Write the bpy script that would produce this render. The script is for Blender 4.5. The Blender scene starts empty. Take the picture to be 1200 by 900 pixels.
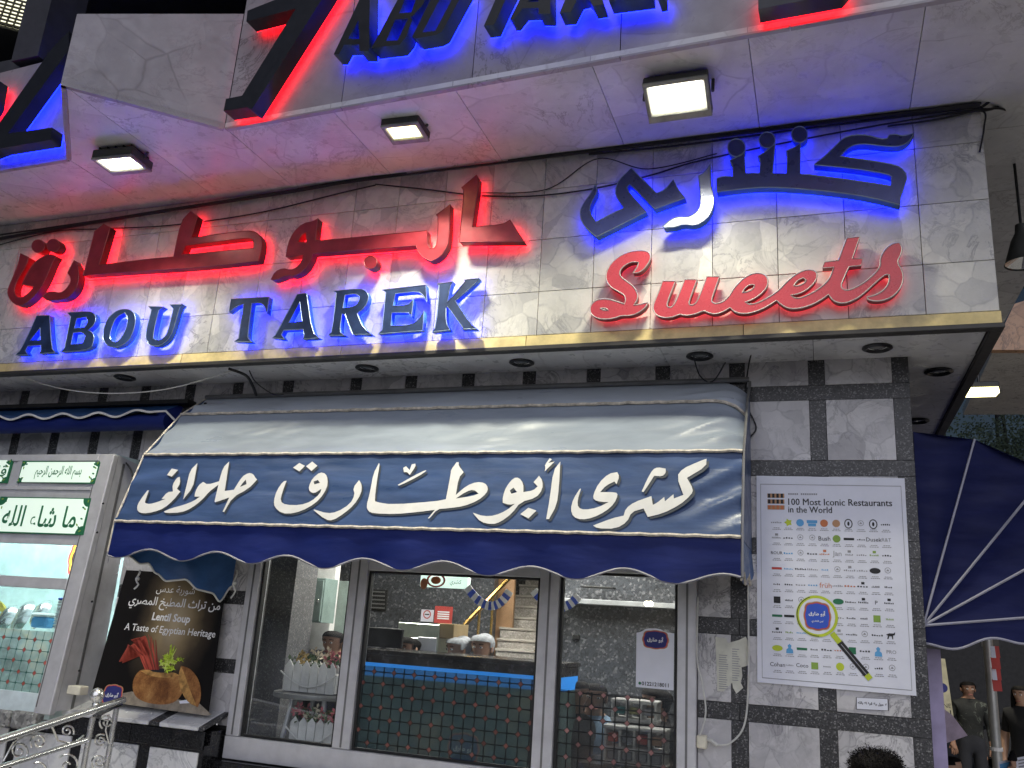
import bpy, bmesh, math, random
from mathutils import Vector, Matrix, Euler, noise as mnoise

random.seed(7)
scene = bpy.context.scene
COL = scene.collection
R = math.radians

# ------------------------------------------------------------------ camera
CAM = Vector((0.0, -5.0, 1.65))
YAW, PITCH, ROLL, FPX = R(20.0718), R(15.6686), R(3.6869), 1018.28
_f = Vector((-math.sin(YAW) * math.cos(PITCH), math.cos(YAW) * math.cos(PITCH), math.sin(PITCH)))
_r0 = Vector((math.cos(YAW), math.sin(YAW), 0))
_u0 = _r0.cross(_f)
_r = math.cos(ROLL) * _r0 + math.sin(ROLL) * _u0
_u = -math.sin(ROLL) * _r0 + math.cos(ROLL) * _u0
cam_data = bpy.data.cameras.new("camera")
cam = bpy.data.objects.new("camera", cam_data)
COL.objects.link(cam)
mw = Matrix((_r, _u, -_f)).transposed().to_4x4()
mw.translation = CAM
cam.matrix_world = mw
cam_data.sensor_width = 36
cam_data.lens = 36 * FPX / 1200
cam_data.clip_start = 0.05
cam_data.clip_end = 2000
scene.camera = cam

# ------------------------------------------------------------------ world: dusk sky, plus a broad sun lamp standing in for street glow
world = bpy.data.worlds.new("World")
scene.world = world
world.use_nodes = True
wn, wl = world.node_tree.nodes, world.node_tree.links
wn.clear()
sky = wn.new("ShaderNodeTexSky")
sky.sky_type = 'NISHITA'
sky.sun_disc = False
SUN_V = Vector((0.30, -1.0, 0.58)).normalized()
SUN_EL, SUN_AZ = math.asin(SUN_V.z), math.atan2(SUN_V.x, SUN_V.y)          # from behind the camera, where a sun lamp stands in for street glow
sky.sun_elevation = SUN_EL
sky.sun_rotation = SUN_AZ
bg = wn.new("ShaderNodeBackground")
bg.inputs[1].default_value = 0.007
wo = wn.new("ShaderNodeOutputWorld")
wl.new(sky.outputs[0], bg.inputs[0])
wl.new(bg.outputs[0], wo.inputs[0])

sun_data = bpy.data.lights.new("sun", 'SUN')
sun_data.energy = 0.98
sun_data.angle = R(70)
sun_data.color = (0.84, 0.86, 1.0)
sun = bpy.data.objects.new("sun", sun_data)
COL.objects.link(sun)
sun.rotation_euler = SUN_V.to_track_quat('Z', 'Y').to_euler()

scene.view_settings.view_transform = 'Standard'
scene.view_settings.look = 'None'
scene.view_settings.exposure = 0.5
scene.view_settings.gamma = 1.0
scene.render.engine = 'CYCLES'
scene.cycles.use_denoising = True
scene.cycles.max_bounces = 8
scene.cycles.transparent_max_bounces = 12
scene.cycles.sample_clamp_indirect = 6
scene.cycles.caustics_reflective = False
scene.cycles.caustics_refractive = False

FLOOD_W = 15.5       # watts of each flood lamp
RED_E, BLUE_E = 6.5, 26.0   # strength of the letters' led backs

# ------------------------------------------------------------------ geometry helpers
def ray(px, py):
    return (_r * ((px - 600) / FPX) + _u * (-(py - 450) / FPX) + _f)

def P(px, py, y=None, z=None, x=None):
    """the point on a real plane of the building seen at a place of the survey photo"""
    d = ray(px, py)
    if y is not None: t = (y - CAM.y) / d.y
    elif z is not None: t = (z - CAM.z) / d.z
    else: t = (x - CAM.x) / d.x
    return CAM + d * t

def PN(px, py, o, n):
    d = ray(px, py)
    return CAM + d * ((Vector(o) - CAM).dot(n) / d.dot(n))

def link(o, parent=None):
    COL.objects.link(o)
    if parent is not None:
        o.parent = parent
    return o

def tag(o, label=None, cat=None, group=None, kind=None):
    if label: o['label'] = label
    if cat: o['category'] = cat
    if group: o['group'] = group
    if kind: o['kind'] = kind
    return o

def thing(name, label, cat, loc=(0, 0, 0), group=None):
    o = bpy.data.objects.new(name, None)
    o.empty_display_size = 0.1
    o.location = loc
    link(o)
    return tag(o, label, cat, group)

def world_loc(o):
    v = Vector(o.location)
    while o.parent:
        o = o.parent
        v = v + Vector(o.location)
    return v

def mesh_obj(name, me, parent=None, m=None, loc=None):
    """me holds world coordinates unless loc is given"""
    o = bpy.data.objects.new(name, me)
    if m is not None and not me.materials:
        for k in (m if isinstance(m, (list, tuple)) else [m]): me.materials.append(k)
    link(o, parent)
    if loc is not None:
        o.location = Vector(loc) - (world_loc(parent) if parent else Vector())
    elif parent is not None:
        o.location = -world_loc(parent)
    return o

class MB:
    """collects shapes in world coordinates; build() links them as one mesh object"""
    def __init__(s):
        s.v, s.f, s.mi = [], [], []
        s.m = 0
    def add(s, vs, fs):
        n = len(s.v)
        s.v += [tuple(v) for v in vs]
        s.f += [tuple(i + n for i in f) for f in fs]
        s.mi += [s.m] * len(fs)
    def box(s, a, b):
        x0, x1 = sorted((a[0], b[0])); y0, y1 = sorted((a[1], b[1])); z0, z1 = sorted((a[2], b[2]))
        s.add([(x0,y0,z0),(x1,y0,z0),(x1,y1,z0),(x0,y1,z0),(x0,y0,z1),(x1,y0,z1),(x1,y1,z1),(x0,y1,z1)],
              [(3,2,1,0),(4,5,6,7),(0,1,5,4),(1,2,6,5),(2,3,7,6),(3,0,4,7)])
    def hexa(s, q0, q1):
        """q0 front four corners, q1 back four corners (same order)"""
        s.add(list(q0) + list(q1), [(0,1,2,3),(7,6,5,4),(1,0,4,5),(2,1,5,6),(3,2,6,7),(0,3,7,4)])
    def quad(s, a, b, c, d):
        s.add([a, b, c, d], [(0, 1, 2, 3)])
    def slab(s, pts, off):
        """convex or concave flat outline given thickness by vector off"""
        n = len(pts); off = Vector(off)
        vs = [Vector(p) for p in pts] + [Vector(p) + off for p in pts]
        fs = [tuple(range(n)), tuple(reversed(range(n, 2 * n)))]
        fs += [((i + 1) % n, i, n + i, n + (i + 1) % n) for i in range(n)]
        s.add(vs, fs)
    def tube(s, pts, r, n=8, cap=True):
        pts = [Vector(p) for p in pts]
        rr = r if isinstance(r, (list, tuple)) else [r] * len(pts)
        vs, fs = [], []
        up = None
        for i, p in enumerate(pts):
            d = (pts[min(i + 1, len(pts) - 1)] - pts[max(i - 1, 0)])
            if d.length < 1e-9: d = Vector((0, 0, 1))
            d.normalize()
            if up is None:
                up = Vector((0, 0, 1)) if abs(d.z) < 0.9 else Vector((1, 0, 0))
            a = d.cross(up)
            if a.length < 1e-6: a = d.orthogonal()
            a.normalize()
            b = a.cross(d); b.normalize(); up = b
            for k in range(n):
                t = 2 * math.pi * k / n
                vs.append(p + a * math.cos(t) * rr[i] + b * math.sin(t) * rr[i])
        for i in range(len(pts) - 1):
            for k in range(n):
                fs.append((i*n+k, i*n+(k+1)%n, (i+1)*n+(k+1)%n, (i+1)*n+k))
        if cap:
            fs.append(tuple(range(n - 1, -1, -1)))
            fs.append(tuple((len(pts) - 1) * n + k for k in range(n)))
        s.add(vs, fs)
    def ball(s, c, r, nu=12, nv=8):
        c = Vector(c); r = Vector(r) if isinstance(r, (tuple, list, Vector)) else Vector((r, r, r))
        vs, fs = [], []
        for j in range(nv + 1):
            t = math.pi * j / nv
            for i in range(nu):
                a = 2 * math.pi * i / nu
                vs.append((c.x + r.x*math.sin(t)*math.cos(a), c.y + r.y*math.sin(t)*math.sin(a), c.z + r.z*math.cos(t)))
        for j in range(nv):
            for i in range(nu):
                fs.append((j*nu+i, (j+1)*nu+i, (j+1)*nu+(i+1)%nu, j*nu+(i+1)%nu))
        s.add(vs, fs)
    def lathe(s, c, prof, n=16):
        """prof: (radius, z) pairs round a vertical axis at c"""
        c = Vector(c); vs, fs = [], []
        for r, z in prof:
            for k in range(n):
                a = 2*math.pi*k/n
                vs.append((c.x + r*math.cos(a), c.y + r*math.sin(a), c.z + z))
        for i in range(len(prof) - 1):
            for k in range(n):
                fs.append((i*n+k, i*n+(k+1)%n, (i+1)*n+(k+1)%n, (i+1)*n+k))
        s.add(vs, fs)
    def grid(s, fn, nu, nv):
        vs = [fn(i / nu, j / nv) for j in range(nv + 1) for i in range(nu + 1)]
        fs = [(j*(nu+1)+i, j*(nu+1)+i+1, (j+1)*(nu+1)+i+1, (j+1)*(nu+1)+i) for j in range(nv) for i in range(nu)]
        s.add(vs, fs)
    def disc(s, c, ax, ay, n=20):
        c = Vector(c); ax = Vector(ax); ay = Vector(ay)
        s.add([c + ax*math.cos(2*math.pi*k/n) + ay*math.sin(2*math.pi*k/n) for k in range(n)], [tuple(range(n))])
    def build(s, name, m, parent=None, smooth=False, bevel=0.0, origin=None):
        me = bpy.data.meshes.new(name)
        o3 = Vector(origin) if origin is not None else Vector()
        me.from_pydata([tuple(Vector(v) - o3) for v in s.v], [], s.f)
        ms = m if isinstance(m, (list, tuple)) else [m]
        for k in ms: me.materials.append(k)
        if len(ms) > 1:
            me.polygons.foreach_set('material_index', s.mi)
        bm = bmesh.new(); bm.from_mesh(me)
        bmesh.ops.recalc_face_normals(bm, faces=bm.faces)
        if bevel > 0:
            bmesh.ops.bevel(bm, geom=[e for e in bm.edges if len(e.link_faces) == 2 and e.calc_face_angle(0) > 0.6],
                            offset=bevel, segments=1, affect='EDGES', profile=0.5)
        bm.to_mesh(me); bm.free()
        if smooth:
            me.polygons.foreach_set('use_smooth', [True] * len(me.polygons))
            try: me.set_sharp_from_angle(angle=R(40))
            except Exception: pass
        me.update()
        return mesh_obj(name, me, parent, loc=(origin if origin is not None else None))

def bx(name, a, b, m, parent=None, bevel=0.0):
    k = MB(); k.box(a, b)
    c = [(a[i] + b[i]) / 2 for i in range(3)]
    return k.build(name, m, parent, bevel=bevel, origin=c)

def copy_thing(root, loc, label=None):
    """copy a thing with its parts and their sub-parts"""
    c = root.copy(); COL.objects.link(c); c.location = loc
    if label: c['label'] = label
    for ch in root.children:
        d = ch.copy(); COL.objects.link(d); d.parent = c
        for g in ch.children:
            e = g.copy(); COL.objects.link(e); e.parent = d
    return c

# ------------------------------------------------------------------ materials
def new_mat(name):
    m = bpy.data.materials.new(name); m.use_nodes = True
    nt = m.node_tree
    return m, nt, nt.nodes, nt.links, nt.nodes['Principled BSDF']

def obj_coords(N, L, scale=1.0, jitter=True):
    tc = N.new('ShaderNodeTexCoord')
    if not jitter:
        return tc.outputs['Object']
    oi = N.new('ShaderNodeObjectInfo')
    mu = N.new('ShaderNodeMath'); mu.operation = 'MULTIPLY'; mu.inputs[1].default_value = 37.0
    L.new(oi.outputs['Random'], mu.inputs[0])
    ad = N.new('ShaderNodeVectorMath'); ad.operation = 'ADD'
    L.new(tc.outputs['Object'], ad.inputs[0]); L.new(mu.outputs[0], ad.inputs[1])
    return ad.outputs[0]

def ramp(N, L, src, stops):
    r = N.new('ShaderNodeValToRGB')
    e = r.color_ramp.elements
    while len(e) < len(stops): e.new(0.5)
    for i, (p, c) in enumerate(stops):
        e[i].position = p
        e[i].color = (c[0], c[1], c[2], 1) if not isinstance(c, (int, float)) else (c, c, c, 1)
    L.new(src, r.inputs[0])
    return r.outputs[0]

def tex_noise(N, L, co, scale, detail=4, rough=0.55, dist=0.0):
    n = N.new('ShaderNodeTexNoise')
    n.inputs['Scale'].default_value = scale
    n.inputs['Detail'].default_value = detail
    n.inputs['Roughness'].default_value = rough
    n.inputs['Distortion'].default_value = dist
    if co is not None: L.new(co, n.inputs['Vector'])
    return n.outputs['Fac']

def add_bump(N, L, b, src, strength=0.2, dist=0.01):
    bp = N.new('ShaderNodeBump')
    bp.inputs['Strength'].default_value = strength
    bp.inputs['Distance'].default_value = dist
    L.new(src, bp.inputs['Height'])
    L.new(bp.outputs[0], b.inputs['Normal'])

def mat(name, col, rough=0.5, metal=0.0, var=0.12, scale=9.0, bump=0.0, bscale=60.0, bdist=0.004, spec=0.5, coat=0.0):
    m, nt, N, L, b = new_mat(name)
    co = obj_coords(N, L)
    f = tex_noise(N, L, co, scale, 5, 0.6)
    c0 = [max(0, c * (1 - var * 1.6)) for c in col]
    c1 = [min(1, c * (1 + var)) for c in col]
    L.new(ramp(N, L, f, [(0.3, c0), (0.68, c1)]), b.inputs['Base Color'])
    b.inputs['Roughness'].default_value = rough
    rr = N.new('ShaderNodeMapRange')
    rr.inputs['To Min'].default_value = max(0.02, rough - 0.12); rr.inputs['To Max'].default_value = min(1, rough + 0.12)
    L.new(tex_noise(N, L, co, scale * 2.3, 3), rr.inputs['Value'])
    L.new(rr.outputs[0], b.inputs['Roughness'])
    b.inputs['Metallic'].default_value = metal
    b.inputs['Specular IOR Level'].default_value = spec
    if coat: b.inputs['Coat Weight'].default_value = coat
    if bump: add_bump(N, L, b, tex_noise(N, L, co, bscale, 4), bump, bdist)
    return m

def emis(name, col, strength, base=None):
    m, nt, N, L, b = new_mat(name)
    b.inputs['Base Color'].default_value = (*(base or col), 1)
    b.inputs['Emission Color'].default_value = (*col, 1)
    b.inputs['Emission Strength'].default_value = strength
    return m

def marble(name, light, dark, vein, scale=2.2, rough=0.22, vein_w=0.03, patch=1.0, coat=0.0):
    m, nt, N, L, b = new_mat(name)
    co = obj_coords(N, L)
    # breccia patches
    warp = N.new('ShaderNodeVectorMath'); warp.operation = 'MULTIPLY_ADD'
    nz = N.new('ShaderNodeTexNoise'); nz.inputs['Scale'].default_value = scale * 1.1; nz.inputs['Detail'].default_value = 4
    L.new(co, nz.inputs['Vector'])
    L.new(nz.outputs['Color'], warp.inputs[0]); warp.inputs[1].default_value = (0.22, 0.22, 0.22); L.new(co, warp.inputs[2])
    vo = N.new('ShaderNodeTexVoronoi'); vo.feature = 'DISTANCE_TO_EDGE'; vo.inputs['Scale'].default_value = scale * 2.2
    L.new(warp.outputs[0], vo.inputs['Vector'])
    vc = N.new('ShaderNodeTexVoronoi'); vc.feature = 'F1'; vc.inputs['Scale'].default_value = scale * 2.2
    L.new(warp.outputs[0], vc.inputs['Vector'])
    sep = N.new('ShaderNodeSeparateColor'); L.new(vc.outputs['Color'], sep.inputs[0])
    mixp = N.new('ShaderNodeMath'); mixp.operation = 'MULTIPLY_ADD'; mixp.inputs[1].default_value = 0.45 * patch
    L.new(sep.outputs[0], mixp.inputs[0])
    big = tex_noise(N, L, co, scale * 0.9, 6, 0.65, 0.6)
    hm = N.new('ShaderNodeMath'); hm.operation = 'MULTIPLY'; hm.inputs[1].default_value = 0.75; L.new(big, hm.inputs[0])
    L.new(hm.outputs[0], mixp.inputs[2])
    base = ramp(N, L, mixp.outputs[0], [(0.22, dark), (0.72, light)])
    # veins: edges of the patches, broken by noise, and long fine veins
    n2 = tex_noise(N, L, co, scale * 1.6, 8, 0.68, 1.4)
    ab = N.new('ShaderNodeMath'); ab.operation = 'SUBTRACT'; ab.inputs[1].default_value = 0.5; L.new(n2, ab.inputs[0])
    ab2 = N.new('ShaderNodeMath'); ab2.operation = 'ABSOLUTE'; L.new(ab.outputs[0], ab2.inputs[0])
    v1 = ramp(N, L, ab2.outputs[0], [(0.0, 0.85), (vein_w, 0.0)])
    v2 = ramp(N, L, vo.outputs['Distance'], [(0.0, 0.5), (vein_w * 1.3, 0.0)])
    msk = ramp(N, L, tex_noise(N, L, co, scale * 2.1, 3), [(0.42, 0.0), (0.62, 1.0)])
    mm = N.new('ShaderNodeMath'); mm.operation = 'MULTIPLY'; L.new(v2, mm.inputs[0]); L.new(msk, mm.inputs[1])
    mx = N.new('ShaderNodeMath'); mx.operation = 'MAXIMUM'; L.new(mm.outputs[0], mx.inputs[0])
    msk2 = ramp(N, L, tex_noise(N, L, co, scale * 0.7, 2), [(0.45, 0.0), (0.65, 1.0)])
    m3 = N.new('ShaderNodeMath'); m3.operation = 'MULTIPLY'; L.new(v1, m3.inputs[0]); L.new(msk2, m3.inputs[1])
    L.new(m3.outputs[0], mx.inputs[1])
    mix = N.new('ShaderNodeMix'); mix.data_type = 'RGBA'
    L.new(mx.outputs[0], mix.inputs['Factor']); L.new(base, mix.inputs['A']); mix.inputs['B'].default_value = (*vein, 1)
    # grime
    gr = ramp(N, L, tex_noise(N, L, co, 3.3, 7, 0.7), [(0.35, 0.72), (0.6, 1.0)])
    mg = N.new('ShaderNodeMix'); mg.data_type = 'RGBA'; mg.blend_type = 'MULTIPLY'; mg.inputs['Factor'].default_value = 0.6
    L.new(mix.outputs['Result'], mg.inputs['A']); L.new(gr, mg.inputs['B'])
    L.new(mg.outputs['Result'], b.inputs['Base Color'])
    b.inputs['Roughness'].default_value = rough
    L.new(ramp(N, L, tex_noise(N, L, co, 14, 5), [(0.3, rough * 0.7), (0.7, min(1, rough * 1.7))]), b.inputs['Roughness'])
    add_bump(N, L, b, tex_noise(N, L, co, 5, 2), 0.08, 0.01)
    return m

def granite(name, dark, mid, light, scale=160.0, rough=0.35):
    m, nt, N, L, b = new_mat(name)
    co = obj_coords(N, L)
    vo = N.new('ShaderNodeTexVoronoi'); vo.inputs['Scale'].default_value = scale
    L.new(co, vo.inputs['Vector'])
    s = N.new('ShaderNodeSeparateColor'); L.new(vo.outputs['Color'], s.inputs[0])
    c = ramp(N, L, s.outputs[0], [(0.0, dark), (0.55, mid), (0.8, mid), (0.97, light)])
    g = ramp(N, L, tex_noise(N, L, co, 4, 5), [(0.3, 0.75), (0.7, 1.05)])
    mg = N.new('ShaderNodeMix'); mg.data_type = 'RGBA'; mg.blend_type = 'MULTIPLY'; mg.inputs['Factor'].default_value = 1
    L.new(c, mg.inputs['A']); L.new(g, mg.inputs['B'])
    L.new(mg.outputs['Result'], b.inputs['Base Color'])
    b.inputs['Roughness'].default_value = rough
    return m

def glass(name, tint=(0.95, 0.97, 0.97), refl=0.06, dirt=0.03):
    m, nt, N, L, b = new_mat(name)
    N.remove(b)
    out = N['Material Output']
    tr = N.new('ShaderNodeBsdfTransparent'); tr.inputs[0].default_value = (*tint, 1)
    gl = N.new('ShaderNodeBsdfGlossy'); gl.inputs['Roughness'].default_value = 0.02
    df = N.new('ShaderNodeBsdfDiffuse'); df.inputs[0].default_value = (0.6, 0.62, 0.65, 1)
    fr = N.new('ShaderNodeFresnel'); fr.inputs[0].default_value = 1.5
    ad = N.new('ShaderNodeMath'); ad.operation = 'ADD'; ad.inputs[1].default_value = refl - 0.03
    L.new(fr.outputs[0], ad.inputs[0])
    ge = N.new('ShaderNodeNewGeometry')
    fb = N.new('ShaderNodeMath'); fb.operation = 'SUBTRACT'; fb.inputs[0].default_value = 1; L.new(ge.outputs['Backfacing'], fb.inputs[1])
    fm = N.new('ShaderNodeMath'); fm.operation = 'MULTIPLY'; L.new(ad.outputs[0], fm.inputs[0]); L.new(fb.outputs[0], fm.inputs[1])
    m1 = N.new('ShaderNodeMixShader'); L.new(fm.outputs[0], m1.inputs[0]); L.new(tr.outputs[0], m1.inputs[1]); L.new(gl.outputs[0], m1.inputs[2])
    tc = N.new('ShaderNodeTexCoord')
    d = ramp(N, L, tex_noise(N, L, tc.outputs['Object'], 3.0, 6, 0.7), [(0.4, 0.0), (0.75, dirt * 2.5)])
    m2 = N.new('ShaderNodeMixShader'); L.new(d, m2.inputs[0]); L.new(m1.outputs[0], m2.inputs[1]); L.new(df.outputs[0], m2.inputs[2])
    L.new(m2.outputs[0], out.inputs[0])
    return m

M = {}
M['marble_sign'] = marble('cream breccia marble', (0.66, 0.65, 0.60), (0.38, 0.38, 0.38), (0.22, 0.22, 0.23), 2.6, 0.25)
M['marble_soffit'] = marble('grey veined marble', (0.76, 0.755, 0.76), (0.54, 0.535, 0.545), (0.30, 0.28, 0.28), 1.5, 0.3, 0.020, 0.5)
M['marble_fascia'] = marble('dull lilac grey marble', (0.42, 0.39, 0.42), (0.28, 0.26, 0.28), (0.13, 0.11, 0.12), 1.3, 0.35, 0.020, 0.5)
M['marble_tile'] = marble('white breccia tile', (0.62, 0.61, 0.62), (0.36, 0.35, 0.37), (0.15, 0.15, 0.16), 3.0, 0.2)
M['marble_low'] = marble('white streaked marble', (0.74, 0.74, 0.74), (0.50, 0.51, 0.53), (0.2, 0.21, 0.24), 2.2, 0.2)
M['granite'] = granite('speckled dark granite', (0.018, 0.018, 0.02), (0.05, 0.05, 0.053), (0.22, 0.22, 0.22))
M['granite_black'] = granite('polished black granite', (0.006, 0.006, 0.007), (0.012, 0.012, 0.014), (0.05, 0.05, 0.05), 200, 0.12)
M['terrazzo'] = granite('grey terrazzo', (0.035, 0.037, 0.042), (0.07, 0.074, 0.083), (0.2, 0.2, 0.21), 60, 0.3)
M['grout'] = mat('dark grout', (0.05, 0.048, 0.046), 0.9)
M['render'] = mat('grey render', (0.22, 0.22, 0.23), 0.9, bump=0.3)
M['gold_trim'] = mat('yellow painted trim', (0.62, 0.50, 0.22), 0.45, var=0.2)
M['dark_trim'] = mat('dark bronze flashing', (0.035, 0.033, 0.03), 0.5)
M['red_face'] = mat('red acrylic letter face', (0.46, 0.035, 0.05), 0.28, var=0.06, spec=0.6)
M['red_side'] = mat('dark red letter return', (0.25, 0.03, 0.04), 0.4)
M['maroon_face'] = mat('maroon metal letter face', (0.34, 0.03, 0.045), 0.34, 0.25, var=0.15)
M['maroon_side'] = mat('maroon letter return', (0.17, 0.022, 0.03), 0.4, 0.2)
M['blue_face'] = mat('slate blue letter face', (0.022, 0.042, 0.115), 0.55, 0.0, var=0.3, spec=.25)
M['blue_side'] = mat('bright blue letter return', (0.04, 0.15, 0.36), 0.45, 0.0)
M['navy_face'] = mat('navy letter face', (0.03, 0.04, 0.17), 0.3, 0.2)
M['steel_face'] = mat('bare steel letter face', (0.45, 0.47, 0.55), 0.3, 0.9)
M['black_face'] = mat('black letter face', (0.015, 0.016, 0.022), 0.4)
M['black_side'] = mat('blue grey letter return', (0.05, 0.085, 0.15), 0.45)
M['edge'] = mat('pale edge trim', (0.55, 0.53, 0.52), 0.35, 0.2)
M['edge_dim'] = mat('steel edge trim', (0.25, 0.33, 0.42), 0.35, 0.4)
M['edge_maroon'] = mat('dull red edge trim', (0.28, 0.07, 0.08), 0.35, 0.4)
M['led_red'] = emis('red led light', (1.0, 0.010, 0.022), RED_E)
M['led_red_dim'] = emis('dim red led light', (1.0, 0.05, 0.08), RED_E * 0.12)
M['led_blue'] = emis('blue led light', (0.004, 0.012, 1.0), BLUE_E)
M['led_blue_arabic'] = emis('softer blue led light', (0.004, 0.012, 1.0), BLUE_E * .36)
M['led_blue_up'] = emis('upper blue led light', (0.004, 0.012, 1.0), BLUE_E * .6)
M['led_red_up'] = emis('upper red led light', (1.0, 0.008, 0.018), RED_E * .7)
M['cable'] = mat('black cable', (0.012, 0.012, 0.014), 0.55)
M['cable_white'] = mat('white cable', (0.6, 0.6, 0.57), 0.5)
M['alu'] = mat('grey aluminium frame', (0.58, 0.58, 0.60), 0.42, 0.25, var=0.08)
M['alu_dark'] = mat('shaded aluminium', (0.2, 0.2, 0.2), 0.45, 0.5)
M['steel'] = mat('polished stainless steel', (0.72, 0.72, 0.7), 0.24, 0.85, var=0.08)
M['gasket'] = mat('black gasket', (0.01, 0.01, 0.01), 0.6)
M['flood_body'] = mat('black lamp housing', (0.06, 0.062, 0.058), 0.5, 0.2)
M['flood_bezel'] = mat('grey lamp bezel with painted spill', (0.26, 0.265, 0.245), 0.5, 0.1, var=.25)  # bezel paled to carry the lamp's spill light in its colour
M['flood_glass'] = emis('lit flood glass', (1.0, 0.97, 0.80), 14.0)
M['flood_rim'] = emis('lit lamp reflector', (1.0, 0.95, 0.74), 0.55, (.5, .5, .5))
M['flood_glass_warm'] = emis('lit yellow flood glass', (1.0, 0.90, 0.40), 7.0)
M['white_paint'] = mat('white paint', (0.75, 0.74, 0.72), 0.5)
M['plastic_cream'] = mat('cream plastic', (0.72, 0.68, 0.55), 0.45)
M['asphalt'] = mat('asphalt', (0.05, 0.05, 0.05), 0.85, bump=0.4, bscale=90)
M['pavement'] = mat('pale paving for bounce light', (0.56, 0.55, 0.54), 0.7, bump=0.2)  # paleness chosen to bounce light up at the soffits
M['glass'] = glass('window glass')
M['glass_booth'] = glass('booth glass', (0.9, 0.97, 0.96), 0.05, 0.02)

# ------------------------------------------------------------------ text and traced outlines
AR = {'ا':(0xFE8D,2),'أ':(0xFE83,2),'ب':(0xFE8F,4),'ة':(0xFE93,2),'ت':(0xFE95,4),'ث':(0xFE99,4),'ج':(0xFE9D,4),'ح':(0xFEA1,4),
      'خ':(0xFEA5,4),'د':(0xFEA9,2),'ر':(0xFEAD,2),'س':(0xFEB1,4),'ش':(0xFEB5,4),'ص':(0xFEB9,4),'ط':(0xFEC1,4),'ع':(0xFEC9,4),
      'ق':(0xFED5,4),'ك':(0xFED9,4),'ل':(0xFEDD,4),'م':(0xFEE1,4),'ن':(0xFEE5,4),'ه':(0xFEE9,4),'و':(0xFEED,2),'ى':(0xFEEF,2),'ي':(0xFEF1,4),'ء':(0xFE80,1)}
def arabic(t):
    out = []
    for w in t.split(' '):
        g = []
        w = w.replace('لا', 'ﻻ')
        for i, c in enumerate(w):
            prev = w[i-1] if i else None
            pj = prev in AR and AR[prev][1] == 4
            if c == 'ﻻ':
                g.append(chr(0xFEFC if pj else 0xFEFB)); continue
            if c not in AR: g.append(c); continue
            b, n = AR[c]
            nx = w[i+1] if i + 1 < len(w) else None
            nj = nx is not None and (nx == 'ﻻ' or (nx in AR and AR[nx][1] > 1))
            if n == 1: g.append(chr(b))
            elif n == 2: g.append(chr(b + (1 if pj else 0)))
            else: g.append(chr(b + (3 if pj and nj else 1 if pj else 2 if nj else 0)))
        out.append(''.join(reversed(g)))
    return ' '.join(reversed(out))

def curve_to_mesh(cu, name):
    o = bpy.data.objects.new('tmp', cu); COL.objects.link(o)
    dg = bpy.context.evaluated_depsgraph_get()
    me = bpy.data.meshes.new_from_object(o.evaluated_get(dg))
    me.name = name
    bpy.data.objects.remove(o); bpy.data.curves.remove(cu)
    return me

def flat_mat(name, col, rough=0.6):
    return mat(name, col, rough, var=0.05)

def text(name, body, o, ax, ay, m, parent, width=None, height=None, bold=0.0, depth=0.0006, shear=0.0, align='CENTER', ar=False):
    """flat lettering with its centre at o, along ax, upwards along ay (both unit)"""
    cu = bpy.data.curves.new(name, 'FONT')
    cu.body = arabic(body) if ar else body
    cu.size = 1.0; cu.align_x = 'LEFT'; cu.extrude = 0.0; cu.offset = bold; cu.shear = shear; cu.resolution_u = 2
    me = curve_to_mesh(cu, name)
    xs = [v.co.x for v in me.vertices]; ys = [v.co.y for v in me.vertices]
    if not xs: return None
    x0, x1, y0, y1 = min(xs), max(xs), min(ys), max(ys)
    sx = sy = None
    if width: sx = width / (x1 - x0)
    if height: sy = height / (y1 - y0)
    sx = sx or sy; sy = sy or sx
    ax = Vector(ax).normalized(); ay = Vector(ay).normalized(); n = ax.cross(ay)
    o = Vector(o)
    cx = (x0 + x1) / 2 if align == 'CENTER' else x0
    for v in me.vertices:
        v.co = o + ax * ((v.co.x - cx) * sx) + ay * ((v.co.y - (y0 + y1) / 2) * sy) + n * depth
    me.materials.clear(); me.materials.append(m)
    return mesh_obj(name, me, parent)

def pts(s, ox, oy, k):
    out = []
    for w in s.split():
        a, b = w.split(',')
        out.append((ox + float(a) / k, oy + float(b) / k))
    return out

def smooth_loop(p, it=1, sharp=50):
    """round the soft corners of a closed outline, keep the sharp ones"""
    for _ in range(it):
        n = len(p); q = []
        for i in range(n):
            a, b, c = Vector(p[i-1]), Vector(p[i]), Vector(p[(i+1) % n])
            d1, d2 = (b - a), (c - b)
            if d1.length < 1e-6 or d2.length < 1e-6:
                q.append(tuple(b)); continue
            if math.degrees(d1.angle(d2, 0)) > sharp:
                q.append(tuple(b))
            else:
                q.append(tuple(b - d1 * 0.25)); q.append(tuple(b + d2 * 0.25))
        p = q
    return p

def outline_mesh(loops2, extrude, name):
    cu = bpy.data.curves.new(name, 'CURVE'); cu.dimensions = '2D'; cu.fill_mode = 'BOTH'; cu.extrude = extrude / 2
    for lp in loops2:
        sp = cu.splines.new('POLY'); sp.points.add(len(lp) - 1); sp.use_cyclic_u = True
        for i, (x, y) in enumerate(lp): sp.points[i].co = (x, y, 0, 1)
    return curve_to_mesh(cu, name)

class Frame:
    """a flat plane: origin, right, up; normal = right x up points at the street"""
    def __init__(s, o, ax, ay):
        s.o = Vector(o); s.ax = Vector(ax).normalized(); s.ay = Vector(ay).normalized(); s.n = s.ax.cross(s.ay).normalized()
    def px(s, q, lift=0.0):
        p = PN(q[0], q[1], s.o + s.n * lift, s.n) - s.o
        return (p.dot(s.ax), p.dot(s.ay))
    def at(s, x, y, lift=0.0):
        return s.o + s.ax * x + s.ay * y + s.n * lift

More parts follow.
